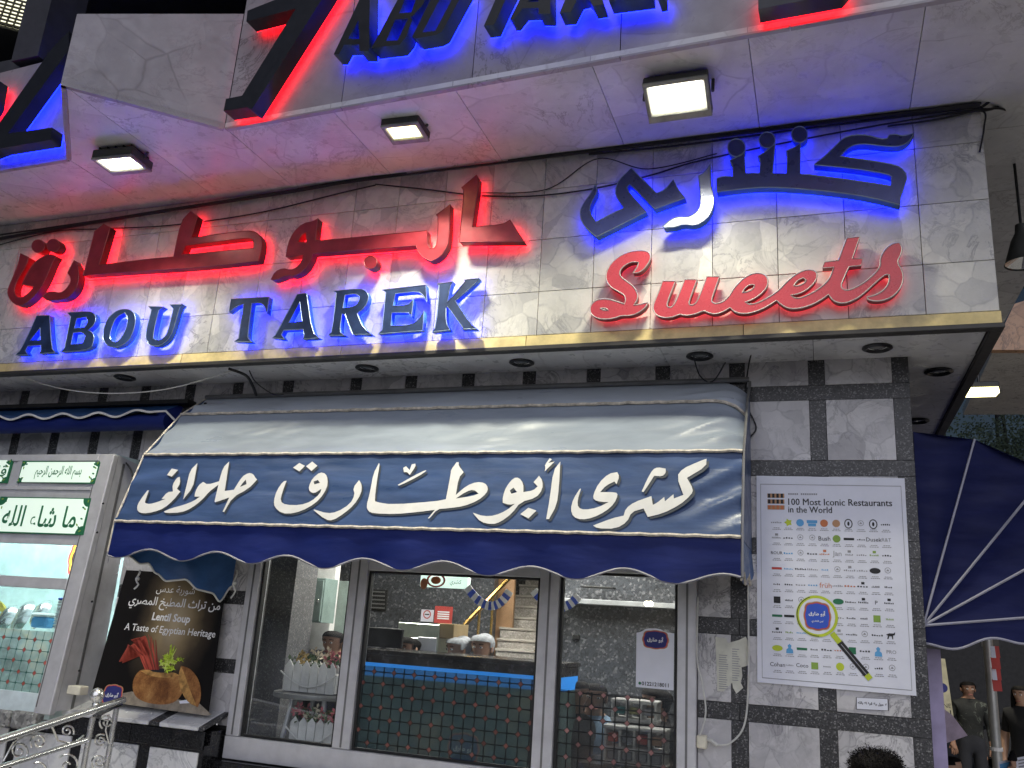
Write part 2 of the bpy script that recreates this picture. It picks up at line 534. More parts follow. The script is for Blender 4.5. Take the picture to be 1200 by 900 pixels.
def letter(sign, fr, loops, front, thick, mf, ms, led=None, edge=None, soft=1, sharp=48, name='letter', edge_r=0.003):
    """a built-up channel letter: box with face and returns, an led back that lights the wall behind, a thin edge trim"""
    l2 = [smooth_loop([fr.px(q, front) for q in lp], soft, sharp) for lp in loops]
    me = outline_mesh(l2, thick, name)
    zmid = front - thick / 2
    me.materials.clear(); me.materials.append(mf); me.materials.append(ms)
    for p in me.polygons:
        p.material_index = 0 if abs(p.normal.z) > 0.7 else 1
    cx = sum(p[0] for p in l2[0]) / len(l2[0]); cy = sum(p[1] for p in l2[0]) / len(l2[0])
    org = fr.at(cx, cy, zmid)
    for v in me.vertices:
        v.co = fr.at(v.co.x, v.co.y, zmid + v.co.z) - org
    o = mesh_obj(name, me, sign, loc=org)
    if led is not None:
        me2 = outline_mesh(l2, 0.0, 'led_backlight')
        cu_n = me2.polygons[0].normal.z if len(me2.polygons) else 1
        me2.materials.clear(); me2.materials.append(led)
        for v in me2.vertices:
            v.co = fr.at(v.co.x, v.co.y, front - thick - 0.003) - org
        mesh_obj('led_backlight', me2, o, loc=org)
    if edge is not None:
        k = MB()
        for lp in l2:
            k.tube([fr.at(x, y, front) for x, y in lp + lp[:2]], edge_r, 4, cap=False)
        k.build('edge_trim', edge, o)
    return o

def circ(cx, cy, r, n=20):
    return [(cx + r * math.cos(2*math.pi*i/n), cy + r * math.sin(2*math.pi*i/n)) for i in range(n)]

# ================================================================== THE SETTING
k = MB(); k.quad((-400, -400, -0.16), (400, -400, -0.16), (400, 600, -0.16), (-400, 600, -0.16))
tag(k.build('road', M['asphalt']), kind='structure')
k = MB(); k.box((-14, -7.5, -0.3), (6.0, 11.0, 0.0))  # unseen forecourt, widened to throw light up at the soffits
tag(k.build('pavement', M['pavement'], bevel=0.02), kind='structure')

# ================================================================== RESTAURANT BUILDING
bld = thing('restaurant_building', 'restaurant front of white marble tiles framed by dark granite strips under a marble canopy', 'building', (-2.5, 0.3, 0))
ZU, ZS, YF = 3.226, 4.441, -0.484          # underside of the canopy, upper soffit, canopy front
XR = 0.482                                  # corner of the wall

# --- wall core, openings left for the window and the booth
wall = MB()
WIN = (-3.585, -0.655, 0.755, 2.22)
BOO = (-8.0, -4.66, 0.93, 2.66)
for a, b in [((-0.655, 0.02, -0.1), (XR - .004, 0.22, 4.4)), ((-4.66, 0.02, -0.1), (-3.585, 0.22, 4.4)), ((-3.585, 0.02, 2.22), (-0.655, 0.22, 4.4)),
             ((-8, 0.02, 2.66), (-4.66, 0.22, 4.4)), ((-8, 0.02, -0.1), (-4.66, 0.22, 0.93)), ((-3.585, 0.02, -0.1), (-0.655, 0.22, 0.755))]:
    wall.box(a, b)
wall.box((XR - .2, 0.22, -0.1), (XR - .002, 9.0, 4.4))
facade = wall.build('facade_wall', M['grout'], bld)

# --- marble tiles and granite strips, one by one
SX = [.4375, .002, -.435, -.868, -1.295, -1.714, -2.13, -2.541, -2.954, -3.492, -3.91, -4.325, -4.735, -5.137, -5.53, -5.927, -6.33, -6.74]
SZ = [3.032, 2.600, 2.168, 1.733, 1.300, 0.867, 0.43]
SW = 0.043
REG = [(-0.655, XR, 0.30, ZU), (-4.66, -3.585, 0.94, ZU), (-3.585, -0.655, 2.22, ZU), (-7.0, -4.66, 2.66, ZU)]
box_cache = {}
def tile(name, x0, x1, z0, z1, y, t, m, parent):
    w, h = round(x1 - x0, 3), round(z1 - z0, 3)
    if w < 0.012 or h < 0.012: return
    key = (name, w, h, m.name)
    c = ((x0 + x1) / 2, y + t / 2, (z0 + z1) / 2)
    if key not in box_cache:
        q = MB(); q.box((-w/2, -t/2, -h/2), (w/2, t/2, h/2))
        o = q.build(name, m, parent, bevel=0.0015, origin=(0, 0, 0))
        box_cache[key] = o.data
        o.location = Vector(c) - world_loc(parent)
    else:
        mesh_obj(name, box_cache[key], parent, loc=c)
cols = [(SX[i+1] + SW, SX[i] - SW) for i in range(len(SX) - 1)]
zed = [ZU + .05] + SZ
rows = [(SZ[i] + SW, (SZ[i-1] - SW) if i else ZU) for i in range(len(SZ))]
def clip(x0, x1, z0, z1):
    for a, b, c, d in REG:
        u0, u1, v0, v1 = max(x0, a), min(x1, b), max(z0, c), min(z1, d)
        if u1 - u0 > 0.012 and v1 - v0 > 0.012: yield u0, u1, v0, v1
G = 0.0015
for x0, x1 in cols:
    for z0, z1 in rows:
        for u0, u1, v0, v1 in clip(x0, x1, z0, z1):
            tile('marble_tile', u0 + G, u1 - G, v0 + G, v1 - G, -0.001 + random.uniform(-.0008, .0008), 0.024, M['marble_tile'], facade)
for i, zc in enumerate(SZ):                     # horizontal strips, in two-tile lengths
    for j in range(0, len(SX) - 1, 2):
        xa, xb = (SX[j+2] if j + 2 < len(SX) else SX[-1]), SX[j]
        if j == 0: xb = XR
        for u0, u1, v0, v1 in clip(xa, xb, zc - SW, zc + SW):
            tile('granite_strip', u0 + .001, u1 - .001, v0, v1, 0.002, 0.02, M['granite'], facade)
for xc in SX:                                   # upright strips between the tiles
    xa, xb = (xc - SW, xc + SW)
    for z0, z1 in rows:
        for u0, u1, v0, v1 in clip(xa, xb, z0, z1):
            tile('granite_strip', u0, u1, v0 + .001, v1 - .001, 0.002 + .0005, 0.02, M['granite'], facade)

# --- plinth under the poster and window: sloped marble sill, black band, streaked marble panels
low = MB(); low.box((-7.2, -0.20, -0.1), (-3.60, 0.02, 0.84)); low.box((-3.60, -0.03, -0.1), (-0.62, 0.02, 0.70)); low.box((-0.62, -0.012, -0.1), (XR, 0.02, 0.30))
low.box((-4.64, -0.15, 0.84), (-3.60, 0.02, 0.92))
plinth = low.build('plinth', M['granite_black'], bld)
for (xa, xb, m) in [(-4.73, -4.47, 'marble_low'), (-4.465, -4.40, 'granite'), (-4.395, -4.02, 'marble_low'), (-4.015, -3.94, 'granite'), (-3.935, -3.64, 'marble_low'), (-3.635, -3.60, 'granite')]:
    q = MB()
    q.hexa([(xa, -.235, .925), (xb, -.235, .925), (xb, -.235, .950), (xa, -.235, .950)], [(xa, .0, 1.00), (xb, .0, 1.00), (xb, .0, 1.025), (xa, .0, 1.025)])
    q.build('sill_slab', M[m], plinth, bevel=0.004)
for i, xa in enumerate([-6.2, -5.66, -5.12, -4.58, -4.04]):
    bx('marble_panel', (xa + .045, -0.212, 0.1), (min(xa + .495, -3.63), -0.199, 0.80), M['marble_low'], plinth, bevel=0.002)
for i, xa in enumerate([-6.2, -5.5, -4.75, -4.15]):
    bx('granite_band', (xa, -0.225, 0.815), (min(xa + [.695, .745, .595, .55][i], -3.605), -0.2005, 0.922), M['granite_black'], plinth, bevel=0.003)
bx('window_sill', (-3.60, -0.10, 0.705), (-0.64, 0.015, 0.752), M['granite_black'], plinth, bevel=0.004)

# --- canopy that carries the letters: square marble panels, yellow trim, flashing, underside with downlights
ca = MB(); ca.box((-8, YF + .018, ZU + .02), (0.853, 0.018, ZS + 0.05)); ca.box((XR, 0.02, ZU + .02), (0.853, 6.0, ZS + .05))
canopy = ca.build('sign_canopy', M['grout'], bld)
CX = [.857, .53, .168, -.174, -.52, -.86, -1.196, -1.52, -1.86, -2.18, -2.51, -2.83, -3.16, -3.498, -3.825, -4.11, -4.41, -4.745, -5.08, -5.41, -5.74, -6.07, -6.4]
CZ = [3.288, 3.558, 3.893, 4.222, 4.437]
for i in range(len(CX) - 1):
    for j in range(4):
        tile('marble_panel', CX[i+1] + .0016, CX[i] - .0016, CZ[j] + .0016, CZ[j+1] - .0016, YF + random.uniform(-.001, .001), 0.02, M['marble_sign'], canopy)
for i in range(6):
    xa = 0.862 - (i + 1) * 1.22
    q = MB(); q.hexa([(xa + .002, -.497, 3.222), (xa + 1.218, -.497, 3.222), (xa + 1.218, -.489, 3.285), (xa + .002, -.489, 3.285)],
                     [(xa + .002, -.46, 3.222), (xa + 1.218, -.46, 3.222), (xa + 1.218, -.462, 3.285), (xa + .002, -.462, 3.285)])
    q.build('yellow_trim', M['gold_trim'], canopy)
q = MB(); q.box((-8, -.503, 3.196), (.870, -.44, 3.2215)); q.box((.815, -.44, 3.196), (.870, 6.0, 3.2215))
q.build('flashing', M['dark_trim'], canopy, bevel=.003)
for i in range(10):
    xa = .81 - (i + 1) * .82
    q = MB(); q.box((xa + .0015, -.438, ZU - .004), (xa + .8185, -.003, ZU + .018))
    q.build('soffit_slab', M['marble_soffit'], canopy)
for i in range(6):
    ya = 0.002 + i * .82
    q = MB(); q.box((XR + .002, ya, ZU - .003), (.813, ya + .817, ZU + .018)); q.build('soffit_slab', M['marble_soffit'], canopy)
M['downlight_ring'] = mat('dark downlight ring', (.03, .03, .032), .35, .4)
M['downlight_lens'] = mat('unlit downlight lens', (.35, .36, .36), .15, .6)
for (x, y) in [(.315, -.194), (-.627, -.18), (-1.7, -.2), (-2.756, -.22), (-4.714, -.245), (.665, .295), (.658, 1.49)]:
    q = MB(); q.lathe((x, y, ZU), [(.075, -.003), (.078, -.012), (.062, -.02), (.05, -.012), (.05, .015)], 20)
    r = q.build('downlight', M['downlight_ring'], canopy, smooth=True, origin=(x, y, ZU))
    q = MB(); q.lathe((x, y, ZU), [(.048, -.002), (.03, -.01), (.0005, -.013)], 16)
    # lens is a piece of the downlight itself
    q2 = q.build('downlight_lens', M['downlight_lens'], canopy, smooth=True, origin=(x, y, ZU))

# --- upper storey: zigzag fascia and the soffit slabs under it
PA, PB, PC, PL = (-3.955, -1.873), (-3.312, -1.257), (1.56, -1.418), (-4.605, -1.196)
def front_y(x):
    t = [(-8, -1.14), PL, PA, PB, PC]
    for (x0, y0), (x1, y1) in zip(t, t[1:]):
        if x0 <= x <= x1: return y0 + (y1 - y0) * (x - x0) / (x1 - x0)
    return t[-1][1]
cs = MB(); cs.slab([(-8, -1.1, ZS + .05), (-4.6, -1.15, ZS + .05), (-3.955, -1.8, ZS + .05), (-3.3, -1.2, ZS + .05), (1.53, -1.37, ZS + .05), (1.53, 3.4, ZS + .05), (.8, 3.4, ZS + .05), (.8, .1, ZS + .05), (-8, .1, ZS + .05)], (0, 0, .10))
upper = cs.build('upper_storey', M['render'], bld)
JX = [-8, -7.2, -6.2, -5.47, -4.605, -3.955, -3.312, -2.57, -1.80, -1.03, -.255, .516, 1.54]
for a, b in zip(JX, JX[1:]):
    q = MB(); g = .0018
    if b < 1:
        q.slab([(a + g, front_y(a + g), ZS), (b - g, front_y(b - g), ZS), (b - g, YF + .03, ZS), (a + g, YF + .03, ZS)], (0, 0, .03))
        q.build('soffit_slab', M['marble_soffit'], upper)
    else:
        for (y0, y1) in [(None, -.222), (-.218, .528), (.532, 1.30), (1.304, 2.1), (2.104, 3.4)]:
            q = MB(); xa = a if y0 is None else .86
            f0, f1 = (front_y(xa + g), front_y(b)) if y0 is None else (y0, y0)
            q.slab([(xa + g, f0, ZS), (b, f1, ZS), (b, y1, ZS), (xa + g, y1, ZS)], (0, 0, .03))
            q.build('soffit_slab', M['marble_soffit'], upper)
def fascia(p0, p1, z00, z01, z10, z11, n, m='marble_fascia'):
    """upright slabs from p0 to p1; z at the foot and head of each end"""
    d = Vector((p1[0] - p0[0], p1[1] - p0[1], 0)); nn = Vector((d.y, -d.x, 0)).normalized()
    for i in range(n):
        t0, t1 = i / n + .0025 / d.length, (i + 1) / n - .0025 / d.length
        a, b = Vector((p0[0], p0[1], 0)) + d * t0, Vector((p0[0], p0[1], 0)) + d * t1
        za0, zb0 = z00 + (z10 - z00) * t0, z00 + (z10 - z00) * t1
        za1, zb1 = z01 + (z11 - z01) * t0, z01 + (z11 - z01) * t1
        q = MB()
        q.slab([a + Vector((0, 0, za0)), b + Vector((0, 0, zb0)), b + Vector((0, 0, zb1)), a + Vector((0, 0, za1))], -nn * .03)
        q.build('fascia_slab', M[m], upper)
fascia(PA, PB, ZS - .012, 4.90, ZS - .012, 5.25, 1)
fascia((PB[0] + .001, PB[1]), PC, ZS - .012, 6.4, ZS - .012, 6.4, 6)
fascia((-8, -1.14), PL, ZS - .012, 5.16, ZS - .012, 5.27, 3)
fascia(PL, PA, ZS - .012, 5.27, ZS - .012, 4.90, 1)
M['dark_room'] = mat('dark gallery paint', (.045, .045, .055), .8)
q = MB(); q.box((-10, .0, 4.55), (-3.2, .1, 7.5)); q.box((-10, -1.1, 6.30), (-3.36, .0, 6.40)); q.box((-3.36, -1.2, 4.6), (-3.30, .1, 7))
q.build('gallery_recess', M['dark_room'], upper)
q = MB(); q.box((-5.35, -1.19, 5.32), (-5.1, -.9, 6.29)); q.build('gallery_beam', M['dark_room'], upper)
q = MB(); q.box((-8, -1.10, 5.30), (-4.2, -.95, 5.42)); q.build('gallery_rail', M['dark_room'], upper)

# wing further along the side street
wing = thing('corner_building', 'orange lit marble fascia of the next wing behind the canopy corner', 'building', (2.5, 7.0, 0))
M['marble_orange'] = marble('marble with painted orange light', (.60, .36, .22), (.42, .24, .15), (.14, .09, .07), 1.2, .3)  # orange light on this marble is put into its colour
WY = 6.0
w0 = P(1163, 410, y=WY); w1 = P(1189, 356, y=WY); w2 = P(1270, 436, y=WY); w3 = P(1270, 330, y=WY)
q = MB(); q.slab([w0, Vector((w0.x + 6, WY, w2.z)), Vector((w0.x + 6, WY, w3.z + 1.6)), Vector((w3.x + .6, WY, w3.z + 1.6)), Vector((w3.x, WY, w3.z)), w1], (0, .12, 0)); q.build('fascia_slab', M['marble_orange'], wing)
q = MB(); q.box((w0.x + 2.6, WY + .5, -.1), (w0.x + 6, WY + 3.4, w2.z)); q.build('wall', M['marble_orange'], wing)
q = MB(); q.slab([(w0.x + .02, WY + .13, w0.z + .01), (w0.x + 6, WY + .13, w0.z - .06), (w0.x + 6, WY + 3.2, w0.z - .06), (w0.x + .1, WY + 3.2, w0.z + .01)], (0, 0, .1)); q.build('soffit', M['marble_soffit'], wing)

# ================================================================== FLOODLIGHTS (lit in the photograph)
def floodlight(c, w, d, tilt, gm, watts, label, yaw=0.0, warm=(1, .95, .74), body_h=.055, spread=R(110)):
    t = thing('floodlight', label, 'floodlight', c, 'floodlights under the soffit')
    rot = Matrix.Rotation(yaw, 3, 'Z') @ Matrix.Rotation(tilt, 3, 'X')
    def W(x, y, z): return Vector(c) + rot @ Vector((x, y, z))
    def hexb(q, x0, x1, y0, y1, z0, z1):
        q.hexa([W(x0, y0, z0), W(x1, y0, z0), W(x1, y0, z1), W(x0, y0, z1)], [W(x0, y1, z0), W(x1, y1, z0), W(x1, y1, z1), W(x0, y1, z1)])
    q = MB()
    hexb(q, -w/2, w/2, -d/2, d/2, 0.0, body_h)
    for i in range(5):
        xx = -w*.4 + i*w*.2; hexb(q, xx - .006, xx + .006, -d*.42, d*.42, body_h, body_h + .03)
    b = q.build('housing', M['flood_body'], t, bevel=.006)
    q = MB(); bw = .022
    for a in [(-w/2, w/2, -d/2, -d/2 + bw), (-w/2, w/2, d/2 - bw*2.0, d/2), (-w/2, -w/2 + bw, -d/2 + bw, d/2 - bw*2), (w/2 - bw, w/2, -d/2 + bw, d/2 - bw*2)]:
        hexb(q, a[0], a[1], a[2], a[3], -.016, -.0005)
    q.build('bezel', M['flood_bezel'], t, bevel=.003)
    q = MB(); q.add([W(-w/2 + bw, -d/2 + bw, -.005), W(w/2 - bw, -d/2 + bw, -.005), W(w/2 - bw, d/2 - bw*2, -.005), W(-w/2 + bw, d/2 - bw*2, -.005)], [(0, 1, 2, 3)])
    q.build('reflector', M['flood_rim'], t)
    q = MB(); x0, x1, y0, y1 = -w/2 + bw * 1.55, w/2 - bw * 1.55, -d/2 + bw * 1.4, d/2 - bw * 2.7
    q.add([W(x0, y0, -.009), W(x1, y0, -.009), W(x1, y1, -.009), W(x0, y1, -.009)], [(0, 1, 2, 3)])
    q.build('lens', gm, t)
    for s in (-1, 1):
        q = MB(); q.tube([W(s*(w/2 + .012), 0, .03), W(s*(w/2 + .012), 0, .03) + Vector((0, .02, max(.03, ZS - c[2] - .03)))], .009, 6)
        q.build('bracket', M['flood_body'], t)
    ld = bpy.data.lights.new('flood_lamp', 'AREA'); ld.shape = 'RECTANGLE'; ld.size = w - .05; ld.size_y = d - .08
    ld.energy = watts; ld.color = warm; ld.spread = spread
    lo = bpy.data.objects.new('flood_lamp', ld); link(lo, t)
    lo.matrix_local = (rot.to_4x4()); lo.location = rot @ Vector((0, 0, -.02))
    return t
floodlight(P(143, 192, z=4.36), .30, .21, R(0), M['flood_glass'], FLOOD_W, 'black floodlight under the soffit at the far left, above the red Arabic letters', R(4))
floodlight(P(475, 155, z=4.40), .235, .19, R(-2), M['flood_glass_warm'], FLOOD_W * 1.35, 'small pale yellow floodlight flush on the soffit between two larger floodlights', R(3))
floodlight(P(794, 116, z=4.33), .33, .235, R(-24), M['flood_glass'], FLOOD_W * 2.1, 'large white floodlight tilted at the street above the blue Arabic letters', R(0), spread=R(165))
f4 = thing('floodlight', 'small yellow floodlight hung under the far corner beyond the canopy', 'floodlight', P(1148, 460, y=4.7), 'floodlights under the soffit')
pc = P(1148, 460, y=4.7)
q = MB(); q.box(pc + Vector((-.17, -.1, .03)), pc + Vector((.17, .12, .09))); q.tube([pc + Vector((0, 0, .09)), pc + Vector((0, .02, .3))], .015, 6); q.build('housing', M['flood_body'], f4, bevel=.008)
q = MB(); q.hexa([pc + Vector(v) for v in [(-.16, -.12, -.035), (.16, -.12, -.035), (.16, -.09, .03), (-.16, -.09, .03)]], [pc + Vector(v) for v in [(-.16, .1, -.02), (.16, .1, -.02), (.16, .1, .028), (-.16, .1, .028)]]); q.build('lens', M['flood_glass_warm'], f4)
ld = bpy.data.lights.new('flood_lamp', 'AREA'); ld.size = .25; ld.energy = 75; ld.color = (1, .93, .75); lo = bpy.data.objects.new('flood_lamp', ld); link(lo, f4); lo.location = (0, 0, -.05)
# louvred lamp in the gallery, top left
GZ = 6.27
lv = thing('louvre_light', 'lit louvred ceiling light in the dark gallery at the top left', 'light', P(20, 12, z=GZ))
c0, c1, c2, c3 = P(-60, -26, z=GZ), P(53, 5, z=GZ), P(40, 37, z=GZ), P(-70, 8, z=GZ)
q = MB(); q.slab([c0, c1, c2, c3], (0, 0, .02)); q.build('diffuser', emis('lit louvre diffuser', (1, .97, .75), 1.1), lv)
q = MB()
for i in range(9):
    a, b = c0.lerp(c3, i / 8), c1.lerp(c2, i / 8); q.tube([a - Vector((0, 0, .03)), b - Vector((0, 0, .03))], .012, 4)
for i in range(14):
    a, b = c0.lerp(c1, i / 13), c3.lerp(c2, i / 13); q.tube([a - Vector((0, 0, .025)), b - Vector((0, 0, .025))], .008, 4)
q.build('louvre', mat('grey louvre', (.35, .35, .28), .4, .5), lv)

# ================================================================== LETTER SIGNS
SIGN = Frame((-2.5, YF, 3.226), (1, 0, 0), (0, 0, 1))
TL, TA = .078, .102          # latin / arabic: distance of the face from the marble
sg = thing('red_arabic_sign', 'red Arabic letters with red halo light on the left of the canopy', 'sign', (-3.5, YF, 3.9))
z1 = lambda s: pts(s, 0, 240, 6)
z2 = lambda s: pts(s, 160, 230, 6)
z3 = lambda s: pts(s, 310, 200, 6)
z4 = lambda s: pts(s, 450, 190, 6)
def red(loops, name='letter', mf='maroon_face', **kw):
    return letter(sg, SIGN, loops, TA, .062, M[mf], M['maroon_side'], M['led_red'], M['edge_maroon'], name=name, **kw)
red([z1("145,342 202,370 185,425 125,520 95,600 115,650 150,655 205,620 240,572 155,560 185,490 235,410 290,370 345,345 395,362 370,400 335,490 290,580 235,650 180,695 130,712 80,680 52,630 55,590 90,510 125,420")])
for c in ((268, 290), (375, 286)): red([[(c[0]/6 + x, 240 + c[1]/6 + y) for x, y in circ(0, 0, 7.6)]], 'letter_dot')
red([z1("522,390 475,480 497,510 497,545 465,595 420,622 375,610 330,615 300,650 340,675 385,668 430,668 490,645 535,590 555,520 550,440")])
red([z2("-375,555 -295,245 -230,195 -185,218 -265,485 0,450 260,425 310,180 380,105 430,140 385,293 600,262 780,240 840,252 878,290 882,350 858,455 450,500 0,528"),
     z2("345,345 600,312 790,290 820,305 822,365 600,385 320,412")])
red([z3("375,335 357,490 400,492 1140,420 1145,515 1160,545 1190,548 1215,515 1222,325 1205,312 1305,237 1297,500 1270,560 1230,610 1170,638 1105,605 1075,565 1065,527 340,582 325,630 280,700 215,740 155,735 110,755 60,770 45,765 75,710 130,685 180,700 225,685 260,640 275,590 150,605 165,510 205,430 270,370 345,355"),
     z3("230,505 255,455 295,433 295,503")])
red([[(310 + 745/6 + x, 200 + 645/6 + y) for x, y in circ(0, 0, 7.6)]], 'letter_dot')
red([z4("650,90 670,125 620,455 830,440 885,405 985,558 530,562 540,440 565,205 545,180")])

sb = thing('blue_arabic_sign', 'blue Arabic letters with blue halo light on the right of the canopy', 'sign', (0, YF, 3.9))
b1 = lambda s: pts(s, 670, 130, 5.295)
b2 = lambda s: pts(s, 840, 130, 5)
def blue(loops, name='letter', mf='navy_face', **kw):
    return letter(sb, SIGN, loops, TA, .062, M[mf], M['blue_side'], M['led_blue_arabic'], M['edge_dim'], name=name, **kw)
blue([b1("145,455 160,495 115,580 108,625 150,688 325,600 285,550 268,495 290,430 370,355 525,510 580,490 630,425 660,490 705,540 515,608 380,470 358,455 342,475 350,500 465,625 155,780 100,740 60,690 50,620 75,570 120,510")])
o = blue([b1("858,330 862,470 884,520 880,600 840,670 770,712 690,702 650,720 575,725 565,715 605,680 650,657 720,660 770,635 800,590 798,520 788,405 825,380")], mf='steel_face')
o['label'] = 'bright bare steel letter'
blue([b2("0,395 40,382 95,385 92,315 75,290 120,270 160,235 168,365 250,365 258,285 240,265 290,235 340,195 325,365 410,368 415,245 405,235 450,215 490,190 488,370 570,375 800,405 1018,438 1025,385 1000,368 800,335 570,315 640,260 700,200 740,160 800,140 880,140 960,165 1000,160 1010,140 1050,135 1090,148 1155,130 1130,175 1080,205 1010,208 940,200 850,190 780,205 735,250 722,265 1000,305 1080,330 1115,380 1100,440 1075,500 1075,550 900,505 700,475 500,455 300,445 150,455 0,475")])
for c in ((115, 215, 10.4), (295, 170, 9.4), (485, 137, 9.4)): blue([[(840 + c[0]/5 + x, 130 + c[1]/5 + y) for x, y in circ(0, 0, c[2])]], 'letter_dot')

sw = thing('sweets_sign', 'red script letters reading Sweets with pale edges', 'sign', (0, YF, 3.5))
s1 = lambda s: pts(s, 680, 270, 6)
s2 = lambda s: pts(s, 840, 260, 5)
def sweet(loops):
    return letter(sw, SIGN, loops, TL + .005, .05, M['red_face'], M['red_side'], M['led_red_dim'], M['edge'], soft=2, sharp=62, edge_r=.0032)
sweet([s1("370,300 400,260 410,225 370,218 310,245 275,285 280,325 330,360 380,400 405,450 400,490 375,525 420,520 475,505 460,540 410,580 350,600 290,598 230,620 150,625 90,605 65,565 75,520 120,485 190,480 260,500 310,518 320,490 310,455 270,430 215,400 185,360 178,310 205,245 260,190 340,150 430,140 480,150 498,185 480,230 445,275 410,298"), s1("140,548 175,545 198,560 165,562")])
sweet([s1("580,355 668,355 605,520 615,540 640,540 665,520 735,345 820,345 760,510 770,525 795,525 825,500 890,325 978,325 920,490 930,510 960,515 1010,500 1050,460") +
       s2("100,390 150,335 200,305 250,298 290,315 303,350 290,390 255,425 210,455 165,470 190,485 240,475 300,445 360,405 420,340 480,295 530,278 575,285 590,310 580,345 545,385 490,420 430,430 460,450 510,440 590,400 660,340 685,265 620,270 630,235 712,225 760,95 838,88 795,215 855,215 845,255 775,262 735,350 728,380 745,400 780,400 860,360 930,300 960,255 955,215 985,160 1030,125 1070,122 1088,150 1080,190 1055,235 1085,280 1095,330 1080,385 1030,440 960,465 890,460 880,440 930,430 980,400 1010,355 1010,310 990,305 930,355 850,430 780,470 720,478 680,460 655,425 600,465 520,500 440,512 390,495 350,460 280,505 200,535 140,538 100,525 78,502") +
       s1("1000,575 940,590 890,575 870,562 820,585 760,598 720,595 700,588 650,610 590,615 540,600 510,560 515,515 545,450"),
       s2("150,415 165,385 200,365 222,370 215,390 185,408"), s2("450,375 470,345 505,328 525,340 515,358 480,375")])

sl = thing('blue_latin_sign', 'blue serif letters reading ABOU TAREK with blue halo light', 'sign', (-3.5, YF, 3.4))
l1 = lambda s: pts(s, 10, 320, 5)
l2 = lambda s: pts(s, 250, 310, 6)
l3 = lambda s: pts(s, 400, 300, 6)
def lat(*loops):
    return letter(sl, SIGN, list(loops), TL, .045, M['blue_face'], M['blue_side'], M['led_blue'], M['edge_dim'], soft=1, sharp=46)
lat(l1("165,250 240,247 252,435 272,465 180,472 190,455 190,422 115,425 98,455 112,478 42,480 72,450 130,330"), l1("185,320 187,392 125,397"))
lat(l1("345,232 470,223 502,235 512,270 500,305 465,335 495,350 503,385 488,430 445,455 305,462 328,440 365,255"), l1("400,265 455,258 465,285 445,318 385,325"), l1("380,350 430,345 450,370 435,410 365,420"))
lat(smooth_loop(l1("700,208 740,235 745,290 725,360 690,410 630,440 580,430 552,390 555,330 580,265 635,218"), 1, 80), smooth_loop(l1("680,232 700,262 690,320 665,375 630,408 600,400 592,365 610,300 635,255"), 1, 80))
lat(l1("820,195 908,198 880,220 850,340 848,385 870,395 905,385 935,345 965,210 945,185 1020,183 1000,205 975,300 950,370 910,415 860,432 820,420 803,385 808,330 838,215"))
lat(l2("125,242 392,228 376,345 358,288 330,268 270,272 240,505 250,525 272,545 150,540 178,520 213,278 170,290 110,335"))
lat(l2("590,208 655,203 695,480 745,515 630,525 638,500 632,455 495,462 478,495 500,525 415,515 440,495"), l2("608,262 625,400 530,410"))
lat(l2("845,185 1035,168 1080,190 1092,235 1070,295 1010,345 1055,450 1115,490 980,492 970,470 925,350 905,345 890,440 895,480 930,498 808,498 835,470 865,200"), l2("925,215 1000,205 1028,225 1020,265 990,295 910,308"))
lat(l3("288,238 592,203 602,325 575,275 540,248 380,265 362,352 465,345 490,320 500,300 505,330 492,428 472,398 355,398 348,490 490,485 545,445 580,385 572,525 258,548 285,522 312,255"))
lat(l3("675,195 785,180 765,215 745,325 870,180 862,168 970,157 940,195 815,305 800,315 905,475 955,512 845,515 855,505 745,355 735,365 735,470 765,520 638,535 665,500 690,210"))

# upper signs on the zigzag fascia
FM = Frame((PB[0], PB[1], ZS), (PC[0] - PB[0], PC[1] - PB[1], 0), (0, 0, 1))
FLp = Frame((PL[0], PL[1], ZS), (3.395, -.056, 0), (0, 0, 1))
ur = thing('upper_red_sign', 'large dark strokes with red halo light on the upper fascia', 'sign', (-2.8, -1.28, 5))
r7 = lambda s: pts(s, 240, 0, 6)
letter(ur, FM, [r7("300,75 292,150 640,60 262,672 148,695 132,780 300,755 330,770 840,-30 1000,-290 700,-300 640,-60")], .145, .10, M['black_face'], M['black_face'], M['led_red_up'], None, soft=0)
letter(ur, FM, [pts("310,-60 310,30 590,-22 640,-80", 780, 0, 2.857)], .145, .10, M['black_face'], M['black_face'], M['led_red_up'], None, soft=0)
ub = thing('upper_latin_sign', 'tall dark letters of ABU TAREK with blue halo light cut by the picture top', 'sign', (-1.5, -1.3, 5))
a1 = lambda s: pts(s, 380, 0, 5)
a2 = lambda s: pts(s, 560, 0, 5)
def upl(*loops): return letter(ub, FM, list(loops), .145, .10, M['black_face'], M['black_side'], M['led_blue_up'], None, soft=0)
upl(a1("268,-80 262,298 205,298 205,260 115,262 85,318 55,318 205,0 240,-80"), a1("200,120 205,228 140,228"))
upl(a1("275,282 440,-20 480,-90 620,-90 600,-20 575,30 520,90 505,100 515,115 480,215 440,262"), a1("415,115 490,110 430,235 362,240"), a1("480,-30 545,-30 510,72 440,78"))
upl(a1("515,215 620,0 660,-90 720,-90 690,-30 575,190 650,180 745,0 790,-90 840,-90 790,0 690,185 650,205 540,225"))
upl(a1("935,152 1010,-20 1040,-80 1100,-80 1070,-20 995,145"))
upl(a2("188,110 250,-10 300,-80 425,-80 425,80 355,80 355,45 262,48 212,110"), a2("320,-20 355,-20 355,8 290,12"))
upl(a2("478,75 520,-20 560,-80 700,-80 725,-10 735,25 675,35 650,-10 630,-30 590,-20 545,70"))
upl(a2("768,5 1015,-28 1015,-80 765,-70"))
upl(a2("1055,-8 1090,-15 1090,-80 1055,-70"))
ll = thing('left_upper_sign', 'slanted black stroke with blue halo light on the upper fascia at the far left', 'sign', (-5, -1.2, 4.8))
